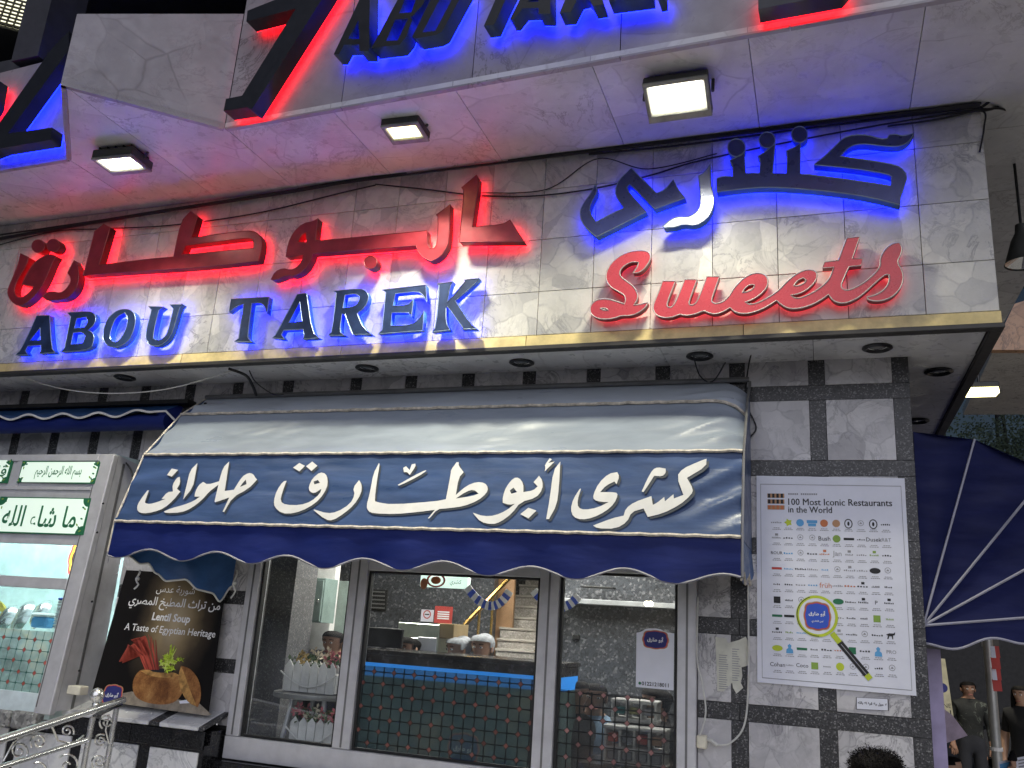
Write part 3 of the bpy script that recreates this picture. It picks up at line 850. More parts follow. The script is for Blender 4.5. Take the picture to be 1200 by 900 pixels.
q1 = lambda s: pts(s, 0, 0, 4.095)
letter(ll, FLp, [q1("330,150 250,230 0,585 -60,690 -60,735 0,712 240,672 250,612 38,640 330,240")], .135, .09, M['black_face'], M['black_face'], M['led_blue_up'], None, soft=0)
letter(ll, FLp, [q1("-120,640 -35,500 -15,380 -140,420")], .135, .09, M['black_face'], M['black_face'], M['led_red_up'], None, soft=0)

# ================================================================== AWNINGS
def vinyl(name, col, rough=.38, var=.25, bump=.25, spec=.32):
    m, nt, N, L, b = new_mat(name)
    tc = N.new('ShaderNodeTexCoord')
    mp = N.new('ShaderNodeMapping'); mp.inputs['Scale'].default_value = (1.2, 3, 5)
    L.new(tc.outputs['Object'], mp.inputs[0])
    f = tex_noise(N, L, mp.outputs[0], 1.6, 6, .62, .4)
    c0 = [c * (1 - var) for c in col]; c1 = [min(1, c * (1 + var) + .01) for c in col]
    L.new(ramp(N, L, f, [(.3, c0), (.7, c1)]), b.inputs['Base Color'])
    L.new(ramp(N, L, tex_noise(N, L, mp.outputs[0], 3, 4), [(.3, rough * .75), (.7, rough * 1.3)]), b.inputs['Roughness'])
    b.inputs['Specular IOR Level'].default_value = spec
    add_bump(N, L, b, tex_noise(N, L, mp.outputs[0], 2.6, 3, .5, .8), bump, .03)
    return m
M['vinyl_top'] = vinyl('bleached dusty vinyl with painted light', (.46, .51, .58), .36, .10, .10)  # bleached top strip, paled further so its colour carries missing light
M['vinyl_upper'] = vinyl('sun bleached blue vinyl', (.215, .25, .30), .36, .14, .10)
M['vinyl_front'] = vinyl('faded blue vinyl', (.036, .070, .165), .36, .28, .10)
M['vinyl_blue'] = vinyl('royal blue vinyl', (.005, .014, .115), .45, .25, .10, .2)
M['vinyl_navy'] = vinyl('dark navy vinyl', (.0035, .007, .058), .5, .25, .10, .12)
M['vinyl_side'] = vinyl('blue vinyl', (.03, .09, .24), .36, .25, .12)
M['piping'] = mat('cream piping', (.55, .50, .42), .55, var=.3, scale=30)
M['white_print'] = mat('white painted letters', (.64, .64, .62), .5, var=.06)
M['letter_shadow'] = mat('dark grey painted letter shadow', (.025, .035, .05), .5)
AX0, AX1 = -4.15, -.365
PROF = [(-.022, 3.10), (-.25, 2.925), (-.525, 2.585), (-.67, 2.135)]
aw = thing('shop_awning', 'large blue awning with white Arabic lettering and bleached top over the window', 'awning', (-2.26, -.05, 3.1))
def wr(x, s, a, ph): return a * mnoise.noise(Vector((x * s, ph, ph * .7)))
def drop(x): return .085 * max(0, (x - (AX1 - .16)) / .16) ** 2
def panel(name, i, m, amp, nv=28, nu=150):
    (y0, q0), (y1, q1) = PROF[i], PROF[i + 1]
    d = Vector((0, y1 - y0, q1 - q0)); n = Vector((0, d.z, -d.y)).normalized()
    if n.y > 0: n = -n
    def fn(u, v):
        x = AX0 + (AX1 - AX0) * u
        e = math.sin(math.pi * v)
        k = max(0, 1 - (AX1 - x) / .45)                       # gathered corner on the right
        k2 = max(0, 1 - (x - AX0) / .3)
        w = -amp * e * (0.35 + .6 * abs(mnoise.noise(Vector((x * 2.3, v * 1.6, i * 3.1)))))
        if i == 2: w += -.0035 * math.exp(-((v - .52) / .03) ** 2) - .002 * math.exp(-((v - .2 - .05 * mnoise.noise(Vector((x, 0, 0)))) / .02) ** 2)
        if i == 1: w += -.010 * e * abs(mnoise.noise(Vector((x * 5 + v * 4, v * 3, 7)))) 
        w += -e * k * .035 * abs(math.sin(9 * v + 5 * k)) + e * k2 * .012 * math.sin(12 * v + 4 * x)
        p = Vector((x, y0 + d.y * v, q0 + d.z * v)) + n * w
        p.z -= drop(x) * (1 if i == 0 else 1 - v if i == 1 else 0)
        return p
    q = MB(); q.grid(fn, nu, nv)
    return q.build(name, m, aw, smooth=True)
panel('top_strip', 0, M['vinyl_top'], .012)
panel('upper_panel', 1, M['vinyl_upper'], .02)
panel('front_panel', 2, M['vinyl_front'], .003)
def vz(x): return 1.945 + .010 * mnoise.noise(Vector((x * 1.7, 3, 0))) - .028 * math.sin((x + 4.15) * 2 * math.pi / .485 + .6) - .012 * (x + 4.15) / 3.8
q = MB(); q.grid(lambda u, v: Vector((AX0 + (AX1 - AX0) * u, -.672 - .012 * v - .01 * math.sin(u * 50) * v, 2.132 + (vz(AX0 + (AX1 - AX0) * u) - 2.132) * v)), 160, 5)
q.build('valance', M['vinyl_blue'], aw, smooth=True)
def xrow(y, z, n=60, j=.0): return [(AX0 + (AX1 - AX0) * i / n, y + j * math.sin(i * 1.7), z + j * math.sin(i * 2.3)) for i in range(n + 1)]
for (y, z), nm in ((PROF[1], 'piping'), (PROF[2], 'piping'), (PROF[3], 'piping')):
    q = MB(); q.tube([(p_[0], p_[1], p_[2] - (drop(p_[0]) if (y, z) == PROF[1] else 0)) for p_ in xrow(y - .008, z + .004, 70, .0022)], .0095, 6); q.build(nm, M['piping'], aw, smooth=True)
q = MB(); q.tube([(AX0 + (AX1 - AX0) * i / 150, -.686, vz(AX0 + (AX1 - AX0) * i / 150)) for i in range(151)], .006, 5); q.build('valance_piping', mat('grey valance piping', (.22, .22, .26), .5), aw, smooth=True)
q = MB(); q.tube(xrow(PROF[0][0] - .01, PROF[0][1] + .012), .016, 6); q.build('wall_rail', M['alu_dark'], aw)
def side(xs, nm, sgn):
    q = MB()
    q.slab([(xs, y, z) for y, z in PROF] + [(xs, -.02, 2.135)], (.003, 0, 0))
    q.build('side_panel', M['vinyl_front'], aw)
    n = 40
    def zz(t): return 1.955 - .035 * math.sin(t * 2 * math.pi * 2.2 + 2.6) + .035 * t
    q = MB(); q.grid(lambda u, v: Vector((xs + .012 * math.sin(u * 14) * v, -.675 + .66 * u, 2.135 + (zz(u) - 2.135) * v)), n, 4)
    q.build('side_valance', M['vinyl_side'], aw, smooth=True)
    q = MB(); q.tube([(xs, -.675 + .66 * i / n, zz(i / n)) for i in range(n + 1)], .007, 5); q.build('piping', M['piping'], aw, smooth=True)
    q = MB(); q.tube([(xs + sgn * .006, y, z) for y, z in PROF + [(-.68, 1.95)]], .008, 5); q.build('edge_cord', M['piping'] if sgn < 0 else M['alu_dark'], aw, smooth=True)
side(AX0, 'left', -1); side(AX1, 'right', 1)
A_, B_ = Vector((AX0 + .02, -.655, 0)), Vector((P(273, 687, y=-.08).x, -.08, 0))
FF = Frame((A_.x, A_.y, 2.0), (B_ - A_), (0, 0, 1))
lower = [FF.px(p) for p in ((127, 651), (137, 646), (149, 652), (164, 661), (173, 660), (184, 672), (196, 681), (216, 679), (231, 691), (248, 695), (258, 705), (273, 687))]
def low_at(u):
    x = lower[0][0] + (lower[-1][0] - lower[0][0]) * u
    for (x0, y0), (x1, y1) in zip(lower, lower[1:]):
        if x0 <= x <= x1: t = (x - x0) / (x1 - x0); t = t * t * (3 - 2 * t) if abs(y1 - y0) > .02 else t; return x, y0 + (y1 - y0) * t
    return lower[-1]
q = MB(); q.grid(lambda u, v: FF.at(low_at(u)[0], .16 + (low_at(u)[1] - .16) * v, .03 * math.sin(u * 11) * v), 48, 6); q.build('loose_flap', M['vinyl_side'], aw, smooth=True)
q = MB(); q.tube([FF.at(*low_at(i / 60), .004 + .03 * math.sin(i / 60 * 11)) for i in range(61)], .006, 5); q.build('piping', M['cable_white'], aw, smooth=True)
for xx in (-3.9, -.6):
    q = MB(); q.tube([(xx, -.03, 2.2), (xx, -.66, 2.12)], .016, 8); q.build('folding_arm', M['alu_dark'], aw)
q = MB(); q.tube([(-4.02, -.655, 2.10), (-.5, -.655, 2.10)], .016, 8); q.build('front_bar', M['alu_dark'], aw)
# tie cords at the left end
for (px, py, ln) in ((163, 668, .12), (277, 668, .18)):
    c = P(px, py, x=AX0 + .02) if px < 200 else P(px, py, y=-.12)
    q = MB(); q.tube([c + Vector((.012*math.sin(i * 1.3), .004*math.cos(i*2), -ln * i / 8)) for i in range(9)], .006, 5)
    q.ball(c + Vector((0, 0, -ln * .45)), .014, 8, 6)
    q.build('tie_cord', M['cable_white'], aw, smooth=True)
# lettering painted on the front panel
nvec = Vector((0, -(2.585 - 2.135), -.145)).normalized()
FA = Frame((AX0, PROF[3][0], PROF[3][1]), (1, 0, 0), (0, PROF[2][0] - PROF[3][0], PROF[2][1] - PROF[3][1]))
def script(loops, nm='painted_letter'):
    for off, lift, m, name in (((.013, -.011), .0035, M['letter_shadow'], 'letter_shadow'), ((0, 0), .0055, M['white_print'], nm)):
        l2 = [[(x + off[0], y + off[1]) for x, y in smooth_loop([FA.px(p, .0055) for p in lp], 1, 62)] for lp in loops]
        me = outline_mesh(l2, 0, name); me.materials.clear(); me.materials.append(m)
        for v in me.vertices: v.co = FA.at(v.co.x, v.co.y, lift)
        o = mesh_obj(name, me, aw)
t1 = lambda s: pts(s, 150, 530, 7.5)
t2 = lambda s: pts(s, 310, 530, 6)
t3 = lambda s: pts(s, 480, 530, 6)
t4 = lambda s: pts(s, 650, 530, 6)
script([t1("185,335 150,428 150,448 190,455 250,440 330,410 295,410 345,350 395,345 390,285 430,225 455,215 460,270 430,322 460,345 400,420 320,490 230,525 130,540 85,520 78,480 100,430 170,335")])
script([t1("385,143 440,155 385,213 342,200")])
script([t1("610,95 592,200 570,310 485,415 512,300 545,160")])
script([t1("315,520 385,490 480,465 575,430 632,390 585,390 590,350 620,290 660,260 700,285 800,255 835,135 890,80 850,340 930,330 1000,215 1060,180 1100,190 1120,225 1135,240 1060,320 920,395 845,525 832,522 890,397 840,415 765,440 760,430 795,285 715,345 650,420 560,490 470,530 330,535"), t1("1000,280 1035,240 1042,280 985,305")])
script([t2("155,200 125,280 110,345 150,370 250,372 330,345 390,290 400,257 350,290 315,275 310,240 340,180 390,140 430,150 445,190 440,250 390,330 310,390 210,430 120,430 70,385 65,340 85,270 130,205"), t2("345,205 375,195 390,215 350,225")])
script([t2("245,75 284,95 245,135 200,108")]); script([t2("335,65 372,95 330,132 292,98")])
script([t2("665,195 685,230 680,290 630,370 560,430 480,480 430,475 345,408 350,402 440,430 510,420 600,365 635,300 622,250")])
script([t3("-215,75 -210,90 -230,200 -245,330 -240,350 -120,368 180,345 255,330 290,150 290,125 330,70 345,70 345,95 380,140 345,180 325,300 400,235 470,208 530,215 553,250 540,290 480,340 380,380 260,395 195,400 140,465 128,465 178,405 60,420 -100,435 -255,430 -290,415 -305,380 -280,290 -255,150"), t3("325,325 400,275 450,262 485,290 440,308")])
script([t2("975,110 995,98 1020,125 1035,85 1060,80 1062,100 1020,160 1005,140 980,140")]); script([t2("935,230 1040,170 1130,125 1138,130 1090,165 950,235")])
script([t3("445,425 520,450 600,445 680,410 740,362 700,370 655,355 655,310 680,240 730,180 770,178 800,220 800,280 870,268 900,240 872,210 910,165 935,200 935,260 890,320 780,350 720,430 640,490 580,508 500,490 455,440"), t3("705,270 730,248 755,280 715,292")])
script([t3("835,390 892,410 835,465 778,435")])
script([t3("1060,65 1050,250 1035,370 980,470 960,470 985,330 1010,130")]); script([t3("985,42 1000,50 975,75 1020,65 985,100 950,135 955,105 950,90")])
script([t4("185,255 160,340 165,390 210,405 300,390 380,350 330,350 275,335 270,300 310,215 380,150 440,140 455,170 435,225 420,205 360,235 320,280 430,280 445,300 420,360 360,415 270,460 190,475 130,455 112,400 130,330 175,258")])
script([t4("1068,45 1065,100 930,180 975,260 960,300 880,370 760,430 655,455 625,395 540,420 510,490 430,538 300,535 270,515 400,465 485,445 500,395 560,350 680,308 690,370 720,355 770,315 775,345 835,295 838,325 905,300 858,170 900,115 1000,70")])
script([t4("725,105 780,115 782,145 755,170 700,165 665,220 625,280 612,275 650,190 690,120")])

# rolled-up awning on the left
ra = thing('rolled_awning', 'narrow retracted blue awning with white scalloped edge above the display booth', 'awning', (-5.3, -.1, 3.0))
RX0, RX1 = -7.0, -4.37
def rz(x): return 2.935 + .018 * math.sin(x * 2 * math.pi / .33) + .035 * max(0, (x + 4.75) / .4) ** 2
q = MB(); q.grid(lambda u, v: Vector((RX0 + (RX1 - RX0) * u, -.03 - .24 * v, 3.065 + (rz(RX0 + (RX1 - RX0) * u) - 3.065) * v - .02 * math.sin(math.pi * v) + .008 * mnoise.noise(Vector((u * 22, v * 3, 0))))), 140, 6)
q.build('cloth', M['vinyl_side'], ra, smooth=True)
q = MB(); q.tube([(RX0 + (RX1 - RX0) * i / 140, -.272, rz(RX0 + (RX1 - RX0) * i / 140)) for i in range(141)] + [(-4.30, -.24, 2.96), (-4.24, -.2, 2.90), (-4.215, -.17, 2.82), (-4.25, -.15, 2.72)], .008, 5); q.build('piping', M['white_paint'], ra, smooth=True)
q = MB(); q.tube([(RX0, -.19, 2.885), (RX1 + .07, -.19, 2.895)], .06, 12); q.build('rolled_cloth', M['vinyl_blue'], ra, smooth=True)
q = MB(); q.box((RX0, -.10, 3.055), (RX1 + .12, -.005, 3.085)); q.build('wall_rail', M['gasket'], ra)
q = MB(); q.grid(lambda u, v: Vector((RX1 + .16 * u, -.03 - .22 * v * (1 - .4 * u), 3.06 - .10 * u - (.12 + .14 * u) * v)), 8, 8); q.build('end_flap', M['vinyl_blue'], ra, smooth=True)
for i in range(5):
    q = MB(); q.tube([(-4.30 + .045 * i, -.06 - .012 * j, 3.02 - .05 * j + .01*i) for j in range(5)], .014, 6); q.build('folded_arm', M['gasket'], ra, smooth=True)

# side-street awning, its fan-shaped end facing us
fa = thing('side_awning', 'dark blue fan shaped awning with pale radiating seams at the right corner', 'awning', (XR + .05, .03, 1.75))
PV = P(1082, 733, y=.03)
FR = [P(1070, 503, y=.03), P(1142, 515, y=.03)]
R0 = (FR[1] - PV).length
angs = [math.atan2(p.z - PV.z, p.x - PV.x) for p in FR]
d3 = P(1200, 588, y=.03) - PV; d4 = P(1200, 668, y=.03) - PV; d5 = P(1200, 724, y=.03) - PV
angs = [angs[0], angs[1], math.atan2(d3.z, d3.x), math.atan2(d4.z, d4.x), math.atan2(d5.z, d5.x)]
def fp(a, r=1.0, y=0.0): return PV + Vector((math.cos(a) * R0 * r, y, math.sin(a) * R0 * r))
for a, b in zip(angs, angs[1:]):
    q = MB()
    q.grid(lambda u, v: PV.lerp(fp(a).lerp(fp(b), u), .02 + .98 * v) + Vector((0, .035 * math.sin(math.pi * u) * v, 0)), 10, 10)
    q.build('fan_panel', M['vinyl_navy'], fa, smooth=True)
    q = MB(); q.grid(lambda u, v: fp(a).lerp(fp(b), u) + Vector((0, 3.6 * v, 0)), 2, 4); q.build('cover_panel', M['vinyl_navy'], fa, smooth=True)
M['seam'] = mat('grey seam tape', (.33, .33, .40), .5)
for a in angs[1:]:
    q = MB(); q.tube([PV + Vector((0, -.006, 0)), fp(a, 1, -.006)], .0065, 5); q.build('seam', M['seam'], fa)
def fz(u): return -.075 + .02 * math.sin(u * 2 * math.pi * 3.1 + 2.0)
e5 = fp(angs[-1])
q = MB(); q.grid(lambda u, v: PV.lerp(e5, u) + Vector((0, -.004, (fz(u) - .03) * v)), 40, 3); q.build('valance', M['vinyl_navy'], fa, smooth=True)
q = MB(); q.tube([PV.lerp(e5, i / 40) + Vector((0, -.006, fz(i / 40) - .03)) for i in range(41)], .006, 5); q.build('valance_piping', M['seam'], fa)
q = MB(); q.box((PV.x - .03, .05, PV.z - .02), (PV.x - .005, 3.6, PV.z + R0)); q.build('wall_frame', M['alu_dark'], fa)

# ================================================================== SHOP WINDOW
WF = -.03
def lattice(name, s, cell, alpha, line=(.008, .009, .01), dia=(.20, .075, .06), dot=(.01, .03, .025), lw=.045, small=.15):
    m, nt, N, L, b = new_mat(name)
    tc = N.new('ShaderNodeTexCoord'); sp = N.new('ShaderNodeSeparateXYZ'); L.new(tc.outputs['Object'], sp.inputs[0])
    def mth(op, a, bb=None, c=None):
        n = N.new('ShaderNodeMath'); n.operation = op
        for i, v in enumerate((a, bb, c)):
            if v is None: continue
            if isinstance(v, (int, float)): n.inputs[i].default_value = v
            else: L.new(v, n.inputs[i])
        return n.outputs[0]
    xs, zs = mth('DIVIDE', sp.outputs['X'], s), mth('DIVIDE', sp.outputs['Z'], s)
    ax_, az_ = mth('ROUND', xs), mth('ROUND', zs)
    dx, dz = mth('ABSOLUTE', mth('SUBTRACT', xs, ax_)), mth('ABSOLUTE', mth('SUBTRACT', zs, az_))
    par = mth('MODULO', mth('ABSOLUTE', mth('ADD', ax_, az_)), 2)
    sm = mth('ADD', dx, dz)
    big = mth('MULTIPLY', mth('LESS_THAN', sm, .27), mth('LESS_THAN', par, .5))
    bigi = mth('MULTIPLY', mth('LESS_THAN', sm, .22), mth('LESS_THAN', par, .5))
    sml = mth('LESS_THAN', sm, small)
    ln = mth('LESS_THAN', mth('MINIMUM', dx, dz), lw)
    dark = mth('MAXIMUM', mth('MAXIMUM', ln, sml), big)
    c1 = N.new('ShaderNodeMix'); c1.data_type = 'RGBA'; L.new(dark, c1.inputs['Factor']); 
    cn = ramp(N, L, tex_noise(N, L, tc.outputs['Object'], 3.2, 4, .65), [(.35, [c * .55 for c in cell]), (.5, cell), (.66, (cell[0] * 1.7 + .01, cell[1] * 1.25, cell[2] * 1.0))])  # uneven cell tones imitate reflections on the glass
    L.new(cn, c1.inputs['A']); c1.inputs['B'].default_value = (*line, 1)
    c2 = N.new('ShaderNodeMix'); c2.data_type = 'RGBA'; L.new(bigi, c2.inputs['Factor']); L.new(c1.outputs['Result'], c2.inputs['A'])
    hue = N.new('ShaderNodeTexNoise'); hue.inputs['Scale'].default_value = 9; L.new(tc.outputs['Object'], hue.inputs['Vector'])
    cr = ramp(N, L, hue.outputs['Fac'], [(.35, [c * .6 for c in dia]), (.65, [min(1, c * 1.4) for c in dia])]); L.new(cr, c2.inputs['B'])
    L.new(c2.outputs['Result'], b.inputs['Base Color']); b.inputs['Roughness'].default_value = .3
    al = mth('MAXIMUM', mth('MULTIPLY', dark, .97), alpha)
    L.new(al, b.inputs['Alpha'])
    return m
M['film_dark'] = lattice('printed tile film', .0675, (.055, .10, .105), .42)
M['film_clear'] = lattice('printed tile film on clear pane', .0675, (.05, .06, .062), .28, dia=(.28, .14, .13))
M['film_booth'] = lattice('printed tile film on booth', .069, (.42, .62, .58), .62, line=(.03, .12, .10), dia=(.42, .10, .08), lw=.03)
sw_ = thing('shop_window', 'three pane shop window in a grey aluminium frame beneath the large awning', 'window', (-2.1, 0, .755))
jambs = [(-3.585, -3.49), (-2.82, -2.70), (-1.562, -1.443), (-.762, -.657)]
for a, b in jambs:
    bx('mullion', (a, WF, .892), (b, .07, 2.2), M['alu'], sw_, .004)
    bx('mullion_groove', ((a + b) / 2 - .006, WF - .002, .90), ((a + b) / 2 + .006, WF + .01, 2.19), M['alu_dark'], sw_)
bx('bottom_rail', (-3.585, WF - .003, .757), (-.657, .072, .890), M['alu'], sw_, .004)
for i, ((a, b), zt) in enumerate(zip([(-3.488, -2.822), (-2.698, -1.564), (-1.441, -.764)], [2.12, 1.945, 1.99])):
    bx('top_rail', (a, WF + .002, zt), (b, .068, 2.2), M['alu'], sw_, .003)
    for (u0, u1, v0, v1) in ((a, a + .016, .892, zt), (b - .016, b, .892, zt), (a + .016, b - .016, .892, .906), (a + .016, b - .016, zt - .014, zt)):
        bx('glazing_bead', (u0, -.006, v0), (u1, .03, v1), M['gasket'], sw_)
    bx('pane', (a + .004, .012, .9), (b - .004, .020, zt - .005), M['glass'], sw_)
bx('patterned_film', (-2.68, .0065, .908), (-1.582, .0095, 1.375), M['film_dark'], sw_)
bx('patterned_film', (-1.424, .0065, .908), (-.782, .0095, 1.335), M['film_clear'], sw_)

# ================================================================== PRINTED THINGS
M['paper'] = mat('white poster paper', (.72, .74, .82), .45, var=.03)
M['ink'] = flat_mat('black ink', (.012, .012, .014))
M['ink_grey'] = flat_mat('grey ink', (.28, .28, .30))
M['print_blue'] = flat_mat('blue print', (.03, .09, .52))
M['print_navy'] = flat_mat('navy print', (.02, .025, .16))
M['print_orange'] = flat_mat('orange print', (.55, .17, .06))
M['print_red'] = flat_mat('red print', (.5, .06, .05))
M['print_tan'] = flat_mat('tan print', (.45, .25, .13))
M['print_green'] = flat_mat('green print', (.22, .36, .06))
M['print_lime'] = flat_mat('lime print', (.48, .58, .03))
M['print_sky'] = flat_mat('sky blue print', (.1, .35, .65))
M['print_white'] = flat_mat('white print', (.82, .82, .82))
M['print_dkgreen'] = flat_mat('dark green print', (.015, .16, .07))
class Sheet:
    """flat print on a frame, each colour a little above the last"""
    def __init__(s, fr, parent): s.fr, s.pa = fr, parent
    def poly(s, p2, lift, m, name='print', local=False):
        q = MB(); q.add([s.fr.at(*(p if local else s.fr.px(p)), lift) for p in p2], [tuple(range(len(p2)))])
        return q.build(name, m, s.pa)
    def ell(s, c, rx, ry, lift, m, name='print', n=20, rot=0):
        cx, cy = c
        p = [(cx + rx*math.cos(t)*math.cos(rot) - ry*math.sin(t)*math.sin(rot), cy + rx*math.cos(t)*math.sin(rot) + ry*math.sin(t)*math.cos(rot)) for t in [2*math.pi*i/n for i in range(n)]]
        return s.poly(p, lift, m, name, True)
    def loops(s, l2, lift, m, name='print'):
        me = outline_mesh(l2, 0, name); me.materials.clear(); me.materials.append(m)
        for v in me.vertices: v.co = s.fr.at(v.co.x, v.co.y, lift)
        return mesh_obj(name, me, s.pa)
    def dashes(s, rects, lift, m, name):
        q = MB()
        for (x0, y0, x1, y1) in rects: q.add([s.fr.at(x0, y0, lift), s.fr.at(x1, y0, lift), s.fr.at(x1, y1, lift), s.fr.at(x0, y1, lift)], [(0, 1, 2, 3)])
        return q.build(name, m, s.pa)
    def text(s, body, c, lift, m, width=None, height=None, name='lettering', **kw):
        return text(name, body, s.fr.at(*c), s.fr.ax, s.fr.ay, m, s.pa, width, height, depth=lift, **kw)
def badge_loop(c, w, h, k=1.0, n=72, lob=8):
    out = []
    for i in range(n):
        t = 2 * math.pi * i / n
        sq = 1 / max(abs(math.cos(t)) ** 3 + abs(math.sin(t)) ** 3, 1e-6) ** (1 / 3)
        r = sq * (1 + .07 * abs(math.cos(lob * t / 2)) - .03)
        out.append((c[0] + w / 2 * r * k * math.cos(t), c[1] + h / 2 * r * k * math.sin(t)))
    return out
def badge(sh, c, w, h, lift, sub=None):
    sh.poly(badge_loop(c, w, h, 1.16), lift, M['print_tan'], 'badge_border', True)
    sh.poly(badge_loop(c, w, h, 1.08), lift + .0006, M['print_red'], 'badge_ring', True)
    sh.poly(badge_loop(c, w, h, 1.0), lift + .0012, M['print_blue'] if sub else M['print_navy'], 'badge_field', True)
    sh.text('أبو طارق', (c[0], c[1] + (h * .1 if sub else 0)), lift + .002, M['print_white'], width=w * .74, ar=True, bold=.03)
    if sub: sh.text(sub, (c[0], c[1] - h * .22), lift + .002, M['print_white'], width=w * .5, ar=True, bold=.02)

# --- big poster on the right
FP = Frame((0, -.012, 2), (1, 0, 0), (0, 0, 1))
po = thing('wall_poster', 'white poster headed 100 Most Iconic Restaurants in the World with a magnifying glass', 'poster', (.04, -.008, 2.0))
sh = Sheet(FP, po)
qb = [FP.px(p) for p in ((886.5, 557.5), (1060, 560.5), (1074, 815.5), (887.5, 799.5))]
q = MB(); q.grid(lambda u, v: FP.at(*(Vector(qb[0]).lerp(Vector(qb[1]), u).lerp(Vector(qb[3]).lerp(Vector(qb[2]), u), v)), .0), 14, 18)
q.slab([FP.at(*p, -.0015) for p in qb], -FP.n * .004)
q.build('sheet', M['paper'], po)
ib = [FP.px(p) for p in ((891, 567), (1056, 569.5), (1069, 809.5), (893, 794.5))]
sh.loops([ib, [tuple(Vector(p) + (Vector(((ib[0][0]+ib[2][0])/2, (ib[0][1]+ib[2][1])/2)) - Vector(p)).normalized() * .004) for p in ib]], .001, M['ink_grey'], 'border_line')
U6 = lambda x, y: FP.px((880 + x / 6, 550 + y / 6))
D6 = lambda x, y: FP.px((880 + x / 6, 680 + y / 6))
def serif(body, x0, x1, y, h, nm):
    a, b = U6(x0, y), U6(x1, y)
    sh.text(body, ((a[0] + b[0]) / 2, (a[1] + b[1]) / 2), .0012, M['ink'], width=b[0] - a[0], height=h, bold=.0, name=nm)
    sh.text(body, ((a[0] + b[0]) / 2 + .0014, (a[1] + b[1]) / 2), .0016, M['ink'], width=b[0] - a[0], height=h, name=nm)
serif('100 Most Iconic Restaurants', 262, 990, 232, .036, 'title_lettering')
serif('in the World', 262, 568, 284, .034, 'title_lettering')
a, b = U6(262, 174), U6(470, 178)
sh.dashes([(a[0] + (b[0] - a[0]) * i / 14, a[1] - .004, a[0] + (b[0] - a[0]) * (i + .7) / 14, a[1] + .005) for i in range(14) if i != 5], .0012, M['ink_grey'], 'fine_print')
a, b = U6(115, 165), U6(237, 290)
for r_ in range(3):
    zt = a[1] + (b[1] - a[1]) * (r_ + .12) / 3; zb = a[1] + (b[1] - a[1]) * (r_ + .85) / 3
    sh.dashes([(a[0], zb, b[0], zt)], .001, M['print_tan'], 'check_band')
    sh.dashes([(a[0] + (b[0] - a[0]) * (c_ + .15) / 4, zb, a[0] + (b[0] - a[0]) * (c_ + .7) / 4, zt) for c_ in range(4)], .0016, M['ink'] if r_ < 2 else M['print_orange'], 'check_square')
g00, g90, g09, g99 = U6(180, 372), U6(948, 388), D6(187, 592), D6(993, 622)
inks = ['ink', 'ink', 'ink_grey', 'ink', 'ink_grey', 'ink', 'print_sky', 'print_orange', 'ink_grey', 'ink', 'print_green', 'ink']
fixed = {(0, 1): ('star', 'print_lime'), (0, 2): ('disc', 'print_sky'), (0, 3): ('bar2', 'print_sky'), (0, 4): ('disc', 'print_orange'), (0, 5): ('disc', 'print_tan'), (0, 6): ('ring', 'ink'), (0, 8): ('ring', 'ink'), (1, 5): ('disc', 'print_green'),
         (1, 6): ('bar', 'ink'), (3, 0): ('bar', 'print_red'), (3, 8): ('oval', 'ink'), (5, 0): ('square', 'ink'), (5, 5): ('oval', 'print_dkgreen'), (6, 0): ('bar', 'print_dkgreen'), (6, 1): ('bar', 'ink'), (6, 8): ('square', 'print_green'), (8, 0): ('oval', 'print_lime'), (8, 1): ('man', 'print_sky'),
         (8, 2): ('bar', 'print_dkgreen'), (8, 6): ('square', 'print_dkgreen'), (8, 8): ('man', 'print_sky'), (9, 3): ('square', 'print_green'), (9, 5): ('disc', 'print_lime'), (7, 9): ('bull', 'ink')}
names = {(4, 4): 'früh', (1, 8): 'Dusek', (1, 9): 'R&T', (2, 0): 'ROUR', (9, 0): 'Cohan', (9, 2): 'Coco', (8, 9): 'PRO', (5, 8): 'P', (2, 5): 'Jan', (1, 4): 'Bush'}
fine = []
rl = random.Random(3)
